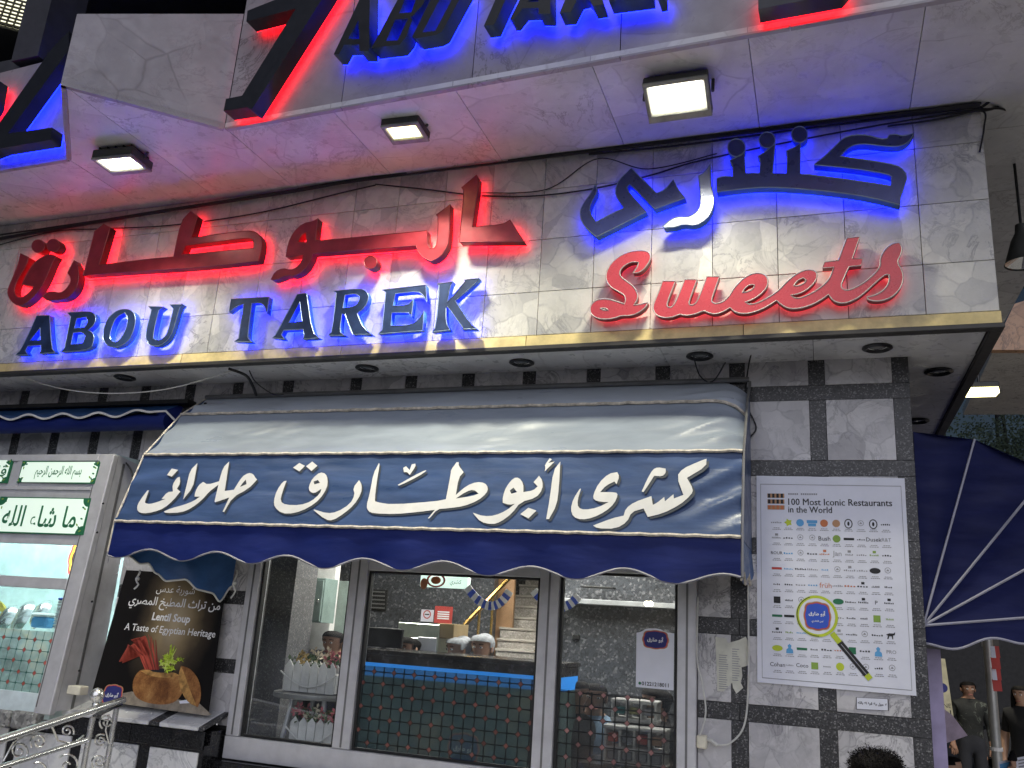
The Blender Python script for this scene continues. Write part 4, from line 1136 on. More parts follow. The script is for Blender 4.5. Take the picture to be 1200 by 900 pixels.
for r_ in range(10):
    for c_ in range(10):
        u, v = c_ / 9, r_ / 9
        c = Vector(g00).lerp(Vector(g90), u).lerp(Vector(g09).lerp(Vector(g99), u), v)
        for kk, hw in ((0, .017), (1, .023)):
            yy = c.y - .032 - kk * .0085
            n = rl.randint(3, 5); x = c.x - hw
            for i in range(n):
                w = 2 * hw / n; fine.append((x + w * .08, yy, x + w * .86, yy + .0035)); x += w
        dm = (Vector(FP.px((957, 722))) - c).length
        if dm < .10: continue
        kind, ik = fixed.get((r_, c_), (rl.choice(['word', 'word', 'word2', 'thin', 'word']), rl.choice(inks)))
        m_ = M[ik]; nm = 'logo'
        if (r_, c_) in names:
            sh.text(names[(r_, c_)], (c.x, c.y), .0012, M['print_orange'] if (r_, c_) == (4, 4) else M['ink_grey'] if c_ % 2 else M['ink'], width=.015 * len(names[(r_, c_)]) if len(names[(r_, c_)]) > 1 else .012, name='logo')
        elif kind == 'disc': sh.ell(c, .020, .020, .0012, m_, nm, 14)
        elif kind == 'star': sh.poly([(c.x + (.022 if i % 2 else .013) * math.cos(i * math.pi / 5), c.y + (.022 if i % 2 else .013) * math.sin(i * math.pi / 5)) for i in range(10)], .0012, m_, nm, True)
        elif kind == 'oval': sh.ell(c, .027, .015, .0012, m_, nm, 16)
        elif kind == 'ring': sh.loops([[(c.x + .021*math.cos(t*.4488), c.y + .026*math.sin(t*.4488)) for t in range(14)], [(c.x + .016*math.cos(t*.4488), c.y + .021*math.sin(t*.4488)) for t in range(14)], [(c.x + .006*math.cos(t*.9), c.y + .012*math.sin(t*.9)) for t in range(7)]], .0012, m_, nm)
        elif kind == 'thin': sh.loops([[(c.x + .015*math.cos(t*.4488), c.y + .004 + .015*math.sin(t*.4488)) for t in range(14)], [(c.x + .0125*math.cos(t*.4488), c.y + .004 + .0125*math.sin(t*.4488)) for t in range(14)], [(c.x - .008, c.y), (c.x + .008, c.y), (c.x, c.y + .01)]], .0012, M['ink_grey'], nm)
        elif kind == 'bar': sh.dashes([(c.x - .026, c.y - .006, c.x + .026, c.y + .006)], .0012, m_, nm)
        elif kind == 'bar2': sh.dashes([(c.x - .027, c.y - .001, c.x + .027, c.y + .015), (c.x - .02, c.y - .018, c.x + .02, c.y - .003)], .0012, m_, nm)
        elif kind == 'square': sh.dashes([(c.x - .017, c.y - .017, c.x + .017, c.y + .017)], .0012, m_, nm)
        elif kind == 'man': sh.poly([(c.x + a * .02, c.y + b * .024) for a, b in [(-.9, -1), (.9, -1), (.8, -.2), (.3, .1), (.5, .6), (0, 1), (-.5, .6), (-.3, .1), (-.8, -.2)]], .0012, m_, nm, True)
        elif kind == 'bull': sh.poly([(c.x + a * .022, c.y + b * .018) for a, b in [(-.8, -1), (-.6, -.1), (-1, .2), (-.3, .6), (.6, .6), (1, 1), (.9, .2), (.5, 0), (.5, -1), (.3, -1), (.2, -.2), (-.3, -.2), (-.5, -1)]], .0012, m_, nm, True)
        else:
            rs = []; n = rl.randint(4, 7); tot = rl.uniform(.035, .06)
            for i in range(n):
                x = c.x - tot / 2 + tot * i / n; h = rl.uniform(.004, .009)
                rs.append((x, c.y - .005, x + tot / n * .62, c.y - .005 + h))
            if kind == 'word2': rs.append((c.x - .008, c.y + .010, c.x + .008, c.y + .022))
            sh.dashes(rs, .0012, m_, nm)
sh.dashes(fine, .001, M['ink_grey'], 'address_lines')['kind'] = 'stuff'
# printed magnifying glass
mc = Vector(FP.px((957.3, 722))); h0, h1, h2, h3 = [Vector(FP.px(p)) for p in ((975, 742), (984, 753), (1015.5, 790.5), (1020, 796))]
mr = (Vector(FP.px((982, 722))) - mc).length
sh.ell(mc, mr * .86, mr * .88, .0022, M['paper'], 'lens_print', 40)
sh.loops([[tuple(mc + Vector((mr * math.cos(t), mr * math.sin(t) * 1.02))) for t in [i * 2 * math.pi / 48 for i in range(48)]], [tuple(mc + Vector((mr * .86 * math.cos(t), mr * .88 * math.sin(t)))) for t in [i * 2 * math.pi / 48 for i in range(48)]]], .0024, M['print_lime'], 'lens_rim')
sh.loops([[tuple(mc + Vector((mr * k_ * math.cos(t), mr * k_ * math.sin(t) * 1.02))) for t, k_ in [(1.9 + 2.9 * i / 24, .97) for i in range(25)] + [(1.9 + 2.9 * (24 - i) / 24, .935) for i in range(25)]]], .003, M['ink'], 'rim_shade')
def bar(p, q_, w, m_, lift, nm):
    d = (q_ - p).normalized(); n = Vector((-d.y, d.x))
    sh.poly([tuple(p + n * w), tuple(q_ + n * w), tuple(q_ - n * w), tuple(p - n * w)], lift, m_, nm, True)
bar(h0, h1, .014, M['print_lime'], .0026, 'handle_collar'); bar(h1, h2, .0155, M['ink'], .0028, 'handle_print'); bar(h2, h3, .0145, M['print_lime'], .0026, 'handle_tip')
bar(h1.lerp(h2, .05), h2, .002, M['ink_grey'], .0034, 'handle_shine')
badge(sh, tuple(mc + Vector((.002, 0))), .115, .125, .0030, 'لمن الكشري')

# --- lentil soup poster, leaning on the sill
LTL, LTR, LBL, LBR = P(148, 668, y=-.02), P(266, 675, y=-.02), P(107, 813, y=-.14), P(244, 834, y=-.14)
ax_ = (LTR - LTL); ay_ = (LTL - LBL)
nl = ax_.cross(ay_).normalized()
FL = Frame(LBL, ax_, nl.cross(ax_))
ls = thing('soup_poster', 'black Lentil Soup poster with a bread bowl leaning on the marble sill', 'poster', LBL)
sh = Sheet(FL, ls)
def warm_print():
    m, nt, N, L, b = new_mat('dark printed photo ground')
    tc = N.new('ShaderNodeTexCoord'); mp = N.new('ShaderNodeMapping')
    mp.inputs['Location'].default_value = (-.52, -.075, -.31); mp.inputs['Scale'].default_value = (1, 1, .62)
    L.new(tc.outputs['Object'], mp.inputs[0])
    ln = N.new('ShaderNodeVectorMath'); ln.operation = 'LENGTH'; L.new(mp.outputs[0], ln.inputs[0])
    nz = tex_noise(N, L, tc.outputs['Object'], 5, 4)
    ad = N.new('ShaderNodeMath'); ad.operation = 'MULTIPLY_ADD'; ad.inputs[1].default_value = .12; L.new(nz, ad.inputs[0]); L.new(ln.outputs['Value'], ad.inputs[2])
    L.new(ramp(N, L, ad.outputs[0], [(.08, (.46, .37, .23)), (.19, (.24, .18, .10)), (.30, (.05, .038, .026)), (.40, (.008, .007, .007))]), b.inputs['Base Color'])
    b.inputs['Roughness'].default_value = .45; b.inputs['Specular IOR Level'].default_value = .15
    return m
M['soup_ground'] = warm_print()
q = MB()
q.hexa([LBL, LBR, LTR, LTL], [LBL + nl * -.006, LBR + nl * -.006, LTR + nl * -.006, LTL + nl * -.006]); q.build('board', M['soup_ground'], ls, origin=LBL)
K = lambda x, y: FL.px((100 + x / 4.05, 640 + y / 4.05))
def stxt(body, x0, x1, y, h=None, ar=False, bold=.0, y2=None):
    a, b = Vector(K(x0, y)), Vector(K(x1, y2 if y2 is not None else y))
    sh.text(body, tuple((a + b) / 2), .0015, M['print_white'], width=(b - a).length, ar=ar, bold=bold)
stxt('شوربة عدس', 340, 520, 205, ar=True, y2=218); stxt('من تراث المطبخ المصري', 208, 640, 262, ar=True, y2=296, bold=.015)
stxt('Lentil Soup', 318, 498, 338, bold=.03, y2=352); stxt('A Taste of Egyptian Heritage', 188, 617, 384, y2=425, bold=.008)
KP = lambda s: [K(*[float(t) for t in w.split(',')]) for w in s.split()]
def bread(name):
    m, nt, N, L, b = new_mat(name)
    tc = N.new('ShaderNodeTexCoord')
    n1 = tex_noise(N, L, tc.outputs['Object'], 7, 5, .6, .5); n2 = tex_noise(N, L, tc.outputs['Object'], 90, 4, .7)
    mm = N.new('ShaderNodeMath'); mm.operation = 'MULTIPLY_ADD'; mm.inputs[1].default_value = .35; L.new(n2, mm.inputs[0]); L.new(n1, mm.inputs[2])
    L.new(ramp(N, L, mm.outputs[0], [(.48, (.07, .022, .006)), (.64, (.22, .085, .025)), (.8, (.40, .19, .06)), (.92, (.55, .33, .13))]), b.inputs['Base Color']); b.inputs['Roughness'].default_value = .4
    return m
M['stone_print'] = mat('printed stone slab', (.28, .24, .19), .4, var=.3, scale=14)
M['bread_print'] = bread('printed bread crust')
M['bread_light'] = mat('printed cut bread', (.48, .26, .08), .4, var=.4, scale=22)
M['onion_print'] = mat('printed red garnish', (.42, .07, .045), .4, var=.3)
M['onion_dark'] = mat('printed dark red garnish', (.22, .03, .02), .4)
M['leaf_pale'] = mat('printed pale lime garnish', (.62, .72, .16), .4)
M['leaf_print'] = mat('printed lime garnish', (.45, .60, .04), .4, var=.5, scale=40)
sh.poly(KP("170,700 220,690 540,745 600,800 580,805 150,745"), .0012, M['stone_print'], 'slab_print', True)
sh.poly(smooth_loop(KP("235,615 270,580 340,585 420,600 460,630 470,680 440,735 380,755 290,745 235,715 222,665"), 2, 80), .0018, M['bread_print'], 'bread_bowl_print', True)
sh.poly(smooth_loop(KP("262,592 330,580 420,598 452,615 380,628 300,615"), 2, 80), .0022, M['bread_light'], 'bread_rim_print', True)
sh.poly(smooth_loop(KP("300,585 350,580 425,592 415,602 330,600"), 1, 80), .0024, M['ink'], 'soup_print', True)
sh.poly(smooth_loop(KP("455,568 500,580 545,640 552,720 535,765 490,745 455,690 440,620"), 2, 80), .0024, M['bread_print'], 'bread_lid_print', True)
sh.poly(smooth_loop(KP("455,572 470,600 500,690 530,760 490,745 455,690 440,620"), 2, 80), .0027, M['bread_light'], 'lid_cut_print', True)
sh.poly(KP("446,735 490,728 500,745 450,748"), .0026, M['paper'], 'spoon_print', True)
rl = random.Random(5)
for i in range(26):
    t_ = i / 25
    x0 = 345 - 55 * t_ + rl.uniform(-6, 6); top = (330 - 130 * t_ + rl.uniform(-12, 12), 428 + 55 * t_ ** 2 + rl.uniform(-10, 25))
    end = (top[0] - rl.uniform(10, 45), top[1] + rl.uniform(10, 90) * t_)
    a = [(x0, 588), (x0 - 8 - 20 * t_, 520), top, end][:4 if i > 8 else 3]
    w = rl.uniform(1.6, 4.2)
    sh.poly([K(x + w * (1 - j / len(a)) + .6, y) for j, (x, y) in enumerate(a)] + [K(x - w * (1 - j / len(a)) - .6, y - 2) for j, (x, y) in reversed(list(enumerate(a)))], .0028 + .00004 * i, M['onion_print' if i % 3 else 'onion_dark'], 'garnish_print', True)
for i in range(60):
    c = (400 + rl.gauss(0, 17), 548 + rl.gauss(0, 20)); s_ = rl.uniform(5, 12); t0 = rl.uniform(0, 6)
    sh.poly([K(c[0] + s_ * math.cos(t0 + t) * (1.5 if j % 2 else .5), c[1] + s_ * math.sin(t0 + t) * (1.5 if j % 2 else .5)) for j, t in enumerate([.785 * j for j in range(8)])], .0032 + .00003 * i, M[('leaf_print', 'leaf_pale', 'leaf_print')[i % 3]], 'leaf_print', True)
for i in range(7):
    x1, y1 = 425 + rl.uniform(-18, 14), 470 + rl.uniform(-12, 40)
    sh.poly([K(398, 545), K(x1 - 4, y1 + 8), K(x1 + 3, y1), K(408, 545)], .0052 + .0001 * i, M['leaf_pale' if i % 2 else 'leaf_print'], 'leaf_print', True)
bc, b1_ = Vector(K(130, 707)), Vector(K(180, 712))
badge(sh, tuple(bc), (b1_ - bc).length * 1.6, (b1_ - bc).length * 1.3, .0030)
for s_ in ((153, 130), (318, 797), (626, 846), (152, 135)):
    q = MB(); q.ball(FL.at(*K(*s_), .003), .007, 8, 6); q.build('screw', M['steel'], ls, smooth=True)

# --- card hung inside the right pane
FC = Frame((-.8, -.001, 1.5), (1, 0, 0), (0, 0, 1))
qc = thing('hanging_card', 'white phone number card with a blue badge stuck in the right window pane', 'card', FC.at(*FC.px((768, 770))))
sh = Sheet(FC, qc)
K5 = lambda x, y: FC.px((720 + x / 5, 720 + y / 5))
ol = smooth_loop([K5(*p) for p in ((130, 108), (165, 98), (185, 82), (260, 82), (300, 104), (350, 112), (347, 445), (125, 425))], 1, 60)
sh.loops([ol], 0, M['paper'], 'card')
a, b = Vector(K5(165, 145)), Vector(K5(318, 152)); badge(sh, tuple((a + b) / 2), (b - a).length * .86, .085, .001)
a, b = Vector(K5(160, 405)), Vector(K5(318, 415)); sh.text('01221218011', tuple((a + b) / 2), .001, M['ink'], width=(b - a).length, bold=.02)
sh.ell(K5(149, 403), .008, .008, .001, M['print_dkgreen'], 'phone_mark', 10)
# --- badge sticker on the film of the middle pane
bs = thing('window_sticker', 'blue badge sticker at the bottom of the middle window pane', 'sticker', P(543, 876, y=.004))
FB2 = Frame((-2, .0110, 1), (1, 0, 0), (0, 0, 1)); sh = Sheet(FB2, bs); badge(sh, FB2.px((543, 877)), .17, .145, -.0006)
# --- torn notice and little plaque on the right-hand wall
FN = Frame((0, -.004, 1.5), (1, 0, 0), (0, 0, 1))
tn = thing('torn_notice', 'torn yellowed notice sheet pasted on the tiles right of the window', 'notice', FN.at(*FN.px((856, 780))))
sh = Sheet(FN, tn)
M['old_paper'] = mat('old paper', (.60, .60, .52), .7, var=.12)
sh.loops([[K for K in [FN.px((720 + x / 5, 720 + y / 5)) for x, y in ((592, 132), (655, 140), (665, 168), (730, 150), (770, 130), (784, 160), (784, 300), (745, 310), (750, 360), (740, 400), (755, 430), (715, 465), (695, 430), (690, 400), (640, 452), (603, 448))]]], .0005, M['old_paper'], 'sheet')
KN = lambda x, y: FN.px((720 + x / 5, 720 + y / 5))
sh.dashes([(KN(612, y)[0], KN(612, y)[1], KN(612 + random.randint(38, 55), y)[0], KN(612, y)[1] + .004) for y in range(240, 440, 13)] + [(KN(690, y)[0], KN(690, y)[1], KN(690 + random.randint(30, 50), y)[0], KN(690, y)[1] + .004) for y in range(205, 400, 14)], .001, M['ink_grey'], 'printed_lines')
pq = thing('wall_plaque', 'small white Arabic plaque with black border below the big poster', 'plaque', FN.at(*FN.px((1022, 825))))
sh = Sheet(FN, pq); c4 = [FN.px(p) for p in ((1003, 817), (1041, 819), (1041.5, 833), (1003, 831))]
sh.poly(c4, .001, M['ink'], 'border', True)
cc = sum((Vector(p) for p in c4), Vector((0, 0))) / 4
sh.poly([tuple(cc + (Vector(p) - cc) * .95) for p in c4], .0016, M['paper'], 'face', True)
sh.text('لا حول ولا قوة الا بالله', tuple(cc), .0022, M['ink'], width=.135, ar=True, bold=.03)

# ================================================================== DISPLAY BOOTH ON THE LEFT
bt = thing('display_booth', 'grey metal food display booth with lit panes and two green Arabic plaques', 'booth', (-5.4, -.2, .95))
BY0, BY1, BZ0, BZ1 = -.38, -.25, .955, 2.655
BXR = -4.675
FBt = Frame((BXR, BY0, BZ0), (1, 0, 0), (0, BY1 - BY0, BZ1 - BZ0))
BH = math.hypot(BY1 - BY0, BZ1 - BZ0)
def bpx(x, y): return FBt.px((x, y))
def bbox(name, x0, x1, v0, v1, l0, l1, m, bev=.003, parent=bt):
    q = MB(); q.hexa([FBt.at(x0, v0, l1), FBt.at(x1, v0, l1), FBt.at(x1, v1, l1), FBt.at(x0, v1, l1)], [FBt.at(x0, v0, l0), FBt.at(x1, v0, l0), FBt.at(x1, v1, l0), FBt.at(x0, v1, l0)])
    return q.build(name, m, parent, bevel=bev)
PW = .135
v_h = bpx(100, 639)[1]; v_r0, v_r1 = bpx(60, 690)[1], bpx(60, 677)[1]; v_b = bpx(30, 811)[1]; v_bb = bpx(30, 836)[1]; v_f = bpx(30, 738)[1]
bbox('corner_post', -PW, 0, -.02, BH, -.05, .0, M['alu'], .006)
bbox('post_groove', -PW + .012, -PW + .020, .02, BH - .05, -.01, .0015, M['alu_dark'], 0)
q = MB(); q.hexa([(BXR - .05, BY0 + .05, BZ0), (BXR - .004, BY0 + .05, BZ0), (BXR - .004, BY1 + .05, BZ1), (BXR - .05, BY1 + .05, BZ1)], [(BXR - .05, -.005, BZ0), (BXR - .004, -.005, BZ0), (BXR - .004, -.005, BZ1 - .03), (BXR - .05, -.005, BZ1 - .03)])
q.build('side_panel', M['alu'], bt)
for s in (.35, .75):
    q = MB(); q.hexa([(BXR - .004, BY0*.6 + .02, BZ0), (BXR, BY0*.6 + .02, BZ0), (BXR, BY1*.6, BZ1 - .05), (BXR - .004, BY1*.6, BZ1 - .05)], [(BXR - .004, BY0*.6 + .04, BZ0), (BXR, BY0*.6 + .04, BZ0), (BXR, BY1*.6 + .02, BZ1 - .05), (BXR - .004, BY1*.6 + .02, BZ1 - .05)])
q.build('side_groove', M['alu_dark'], bt)
bbox('top_rail', -2.4, -PW, BH - .05, BH, -.05, .0, M['alu'])
vh2 = bpx(60, 572)[1]
bbox('header_panel', -2.4, -PW, v_h, BH - .05, -.03, -.012, M['alu'])
bbox('header_rail', -2.4, -PW, vh2 - .012, vh2 + .012, -.012, -.002, M['alu'], .002)
xg = bpx(20, 555)[0]
bbox('header_mullion', xg - .03, xg + .03, vh2 + .012, BH - .05, -.012, -.003, M['alu'], .002)
bbox('middle_rail', -2.4, -PW, v_r0, v_r1, -.04, -.004, M['alu'])
bbox('pane', -2.4, -PW, v_r1, v_h, -.026, -.020, M['glass_booth'], 0); bbox('pane', -2.4, -PW, v_bb, v_r0, -.026, -.020, M['glass_booth'], 0)
bbox('patterned_film', -2.4, -PW - .002, v_b, v_f, -.0185, -.0165, M['film_booth'], 0)
bbox('bottom_panel', -2.4, -PW, v_bb, v_b, -.019, -.010, mat('frosted white panel', (.62, .72, .74), .35), .002)
bbox('base_rail', -2.4, -PW, -.02, v_bb, -.05, -.004, M['alu'])
for (a, b) in ((121, 590), (114, 624), (108, 705), (93, 786)):
    q = MB(); q.ball(FBt.at(*bpx(a, b), .001), .0075, 8, 6); q.build('screw', M['gasket'], bt, smooth=True)
M['plaque_lit'] = emis('backlit plaque acrylic', (.78, .93, .80), .42, (.6, .72, .62))
def plaque(quad, body, x0, x1, yy, nm, label):
    o = thing(nm, label, 'plaque', FBt.at(*bpx(*quad[0]), 0))
    sh = Sheet(FBt, o)
    c = [bpx(*p) for p in quad]
    sh.poly(c, .003, M['print_dkgreen'], 'border', True)
    q = MB(); q.slab([FBt.at(*p, .0025) for p in c], -FBt.n * .012); q.build('board', M['print_dkgreen'], o)
    cx, cy = sum(p[0] for p in c) / 4, sum(p[1] for p in c) / 4
    hw, hh = abs(c[1][0] - c[0][0]) / 2, abs(c[0][1] - c[3][1]) / 2
    rd = min(hw, hh) * .42; pp = []
    for sx, sy, t0 in ((1, 1, 0), (-1, 1, 90), (-1, -1, 180), (1, -1, 270)):      # scooped corners
        for i in range(7):
            t = R(t0 + 180 + 90 - 90 * i / 6 if False else t0 + 270 - 90 * i / 6)
            pp.append((cx + sx * hw * .965 + rd * math.cos(t) * .999, cy + sy * hh * .93 + rd * math.sin(t)))
    pp = []
    for sx, sy, a0, a1 in ((1, 1, 270, 180), (-1, 1, 360, 270), (-1, -1, 90, 0), (1, -1, 180, 90)):
        for i in range(7):
            t = R(a0 + (a1 - a0) * i / 6)
            pp.append((cx + sx * hw * .965 + rd * math.cos(t), cy + sy * hh * .93 + rd * math.sin(t)))
    sh.poly(pp, .0045, M['plaque_lit'], 'face', True)
    rl = random.Random(2)
    for sx in (-1, 1):
        for sy in (-1, 1):
            for i in range(5):
                sh.ell((cx + sx * hw * (.97 - .05 * i * rl.random()), cy + sy * hh * (.92 - .2 * i * rl.random())), .012, .006, .005 + .0003 * i, M['print_green'] if i % 2 else M['print_dkgreen'], 'corner_leaf', 8, rl.random() * 3)
    if body:
        a, b = bpx(x0, yy), bpx(x1, yy)
        sh.text(body, ((a[0] + b[0]) / 2, (a[1] + b[1]) / 2), .006, M['print_dkgreen'], width=b[0] - a[0], height=hh * 1.25, ar=True, bold=.014)
    return o
plaque(((27, 540), (118, 542), (111, 567), (21, 565)), 'بسم الله الرحمن الرحيم', 42, 96, 554, 'arabic_plaque', 'small white and green Arabic plaque at the top of the booth')
plaque(((1, 582), (107, 584), (98, 627), (-9, 624)), 'ما شاء الله', 4, 91, 606, 'arabic_plaque', 'larger white and green Arabic plaque with bold green script below the small one')
plaque(((-70, 538), (15, 540), (8, 566), (-78, 564)), 'قل هو الله', -60, 8, 554, 'arabic_plaque', 'small plaque at the left picture edge beside the one at the booth top')
# inside of the booth
M['booth_wall'] = mat('pale green booth lining', (.55, .68, .66), .5)
q = MB(); q.box((-7.2, .62, .9), (-4.70, .66, 2.66)); q.box((-4.72, .24, .9), (-4.69, .62, 2.66)); q.box((-7.2, -.2, 2.62), (-4.69, .66, 2.66)); q.box((-7.2, -.33, .90), (-4.72, .66, .98))
q.build('lining', M['booth_wall'], bt)
vz0 = FBt.at(0, bpx(50, 655)[1], -.15); q = MB(); q.box((-7.0, -.22, 2.07), (-4.82, -.17, 2.16)); q.build('terrazzo_strip', M['terrazzo'], bt)
q = MB(); q.box((-7, -.1, 2.56), (-4.85, -.02, 2.61)); q.build('tube_lamp', emis('booth tube lamp', (.86, .97, 1), 30.0), bt)
sd = thing('counter_shelf', 'white counter inside the lit booth', 'shelf', (-5.6, .15, .98))
q = MB(); q.box((-7.0, -.15, 1.0), (-4.85, .58, 1.30)); q.build('cabinet', M['white_paint'], sd, bevel=.01)
def booth_pt(px, py, y): return P(px, py, y=y)
for i, (px, py, r_) in enumerate(((3, 725, .12), (22, 722, .13), (44, 718, .11))):
    c = booth_pt(px, py, .05 + .04 * i)
    q = MB(); n = 24
    prof = [(0.001, .02), (r_ * .5, .018), (r_ * .85, .0), (r_, -.03), (r_ * 1.02, -.034)]
    q.lathe((0, 0, 0), prof, n)
    rot = Matrix.Rotation(R(70), 3, 'X') @ Matrix.Rotation(0, 3, 'Z'); rot = Matrix.Rotation(R(-25), 3, 'Z') @ rot
    q.v = [tuple(rot @ Vector(v) + c) for v in q.v]
    o = q.build('pan_lid', M['steel'], None, smooth=True, origin=c); tag(o, ['steel pan lid farthest left on the booth counter under the yellow cloth', 'middle steel pan lid leaning on the booth counter', 'steel pan lid leaning nearest the white containers in the booth'][i], 'pan lid', 'pan lids in the booth')
c = booth_pt(12, 712, .3); q = MB(); q.grid(lambda u, v: c + Vector((-.3 + .55 * u, -.1 + .1 * v, -.05 + .16 * math.sin(math.pi * min(1, u * 1.15)) * (1 - .2 * v) - .1 * u + .03 * mnoise.noise(Vector((u * 6, v * 4, 1))) - .06 * v)), 20, 8)
tag(q.build('yellow_cloth', mat('yellow cloth', (.62, .48, .08), .8), None, smooth=True), 'crumpled yellow cloth over the pan lids in the booth', 'cloth')
ct = thing('cup_stack', 'tall stack of pale plastic lids inside the booth by the post', 'cup stack', booth_pt(72, 738, .0))
c = booth_pt(72, 738, .0)
for i in range(11):
    q = MB(); q.lathe(c + Vector((0, 0, .02 * i)), [(.052, 0), (.06, .006), (.06, .015), (.05, .018), (.001, .018)], 14); q.build('plastic_lid', M['white_paint'] if i < 10 else M['print_blue'], ct, smooth=True)
cb = thing('food_container', 'white and blue plastic container next to the lid stack in the booth', 'container', booth_pt(52, 736, .05)); c = booth_pt(52, 736, .05)
q = MB(); q.box(c + Vector((-.09, -.05, 0)), c + Vector((.06, .06, .075))); q.build('tub', M['print_sky'], cb, bevel=.012)
q = MB(); q.box(c + Vector((-.095, -.055, .077)), c + Vector((.065, .065, .105))); q.build('lid', M['white_paint'], cb, bevel=.012)
nb = thing('neon_badge', 'blue badge sign with red and yellow neon outline inside the booth', 'sign', P(90, 660, y=-.12))
FNB = Frame((-4.9, -.12, 2), (1, 0, 0), (0, 0, 1)); sh = Sheet(FNB, nb); cb_ = FNB.px((104, 655))
sh.poly(badge_loop(cb_, .34, .30), .0, M['print_navy'], 'board', True)
for k_, col in ((.92, (1, .06, .05)), (.84, (1, .55, .06))):
    q = MB(); lp = [FNB.at(*p, .012) for p in badge_loop(cb_, .34, .30, k_)]; q.tube(lp + lp[:1], .006, 6); q.build('neon_tube', emis('neon ' + str(k_), col, 3.0), nb)
sh.text('أبو', cb_, .004, M['print_white'], width=.15, ar=True, bold=.03)

# ================================================================== INSIDE THE SHOP
M['wall_in'] = M['terrazzo']
M['floor_in'] = mat('grey floor tile', (.12, .12, .12), .35)
M['ceil_in'] = mat('off white ceiling', (.45, .45, .44), .8)
rm = MB(); rm.box((-4.62, .22, -.12), (.28, 4.6, -.02)); tag(rm.build('interior_floor', M['floor_in']), kind='structure')
rm = MB(); rm.box((-4.62, .225, 2.72), (.27, 4.6, 2.82)); tag(rm.build('interior_ceiling', M['ceil_in']), kind='structure')
rm = MB(); rm.box((-4.68, 4.6, -.1), (.28, 4.7, 2.8)); rm.box((-4.66, .67, -.1), (-4.62, 4.6, 2.8)); rm.box((P(650, 720, y=2.35).x, 2.35, -.02), (.27, 2.45, 2.72)); rm.box((-4.6, 2.8, 0), (P(577, 720, y=2.8).x, 2.9, 2.72)); tag(rm.build('interior_wall', M['wall_in']), kind='structure')
for i, (x, y) in enumerate(((-3.3, 1.3), (-2.0, 1.9), (-.9, 1.4))):  # the middle panel light is added to brighten the staircase
    t = thing('ceiling_light', ['white ceiling panel light over the counter seen through the window', 'white ceiling panel light before the staircase inside the shop', 'white ceiling panel light over the right-hand pane'][i], 'light', (x, y, 2.7), 'ceiling lights in the shop')
    bx('diffuser', (x - .28, y - .28, 2.69), (x + .28, y + .28, 2.70), emis('ceiling diffuser', (1, .96, .88), 30.0), t)
    bx('frame', (x - .31, y - .31, 2.7005), (x + .31, y + .31, 2.718), M['white_paint'], t)
def bp(px, py, y): return P(px, py, y=y)
def pbox(name, p0, p1, y, d, m, parent, bev=.004):
    a, b = P(*p0, y=y), P(*p1, y=y)
    x0, x1 = min(a.x, b.x), max(a.x, b.x); z0, z1 = min(a.z, b.z), max(a.z, b.z)
    return bx(name, (x0, y, z0), (x1, y + d, z1), m, parent, bev)
# grey pillar at the left
a, b = P(290, 760, y=.75), P(336, 760, y=.75)
tag(bx('interior_pillar', (a.x, .75, -.02), (b.x, 1.05, 2.72), granite('smooth grey granite', (.10, .10, .105), (.15, .15, .155), (.3, .3, .3), 120, .3)), 'smooth grey stone pillar behind the left window pane', 'pillar')
# electric cabinet
ec = thing('electric_cabinet', 'grey green steel electric cabinet high behind the left pane', 'cabinet', P(360, 703, y=1.4))
M['cab'] = mat('grey green enamel', (.20, .27, .25), .45)
pbox('case', (347, 676), (376, 730), 1.4, .2, M['cab'], ec); pbox('door', (349.5, 678.5), (374, 728), 1.385, .012, M['cab'], ec, .003)
pbox('latch', (371, 702), (373, 706), 1.37, .013, M['steel'], ec)
tag(pbox('white_post', (372, 655), (383, 762), 1.7, .08, M['white_paint'], None), 'white upright post beside the electric cabinet', 'post')
dr = thing('inner_door', 'pale glazed door behind the left pane right of the white post', 'door', P(398, 720, y=2.1))
pbox('leaf', (385, 680), (410, 752), 2.1, .04, mat('pale green door', (.34, .42, .38), .4), dr); pbox('notice', (383, 687), (391, 708), 2.085, .01, M['paper'], dr); pbox('notice_red', (384, 686), (390, 691), 2.08, .004, M['print_red'], dr)
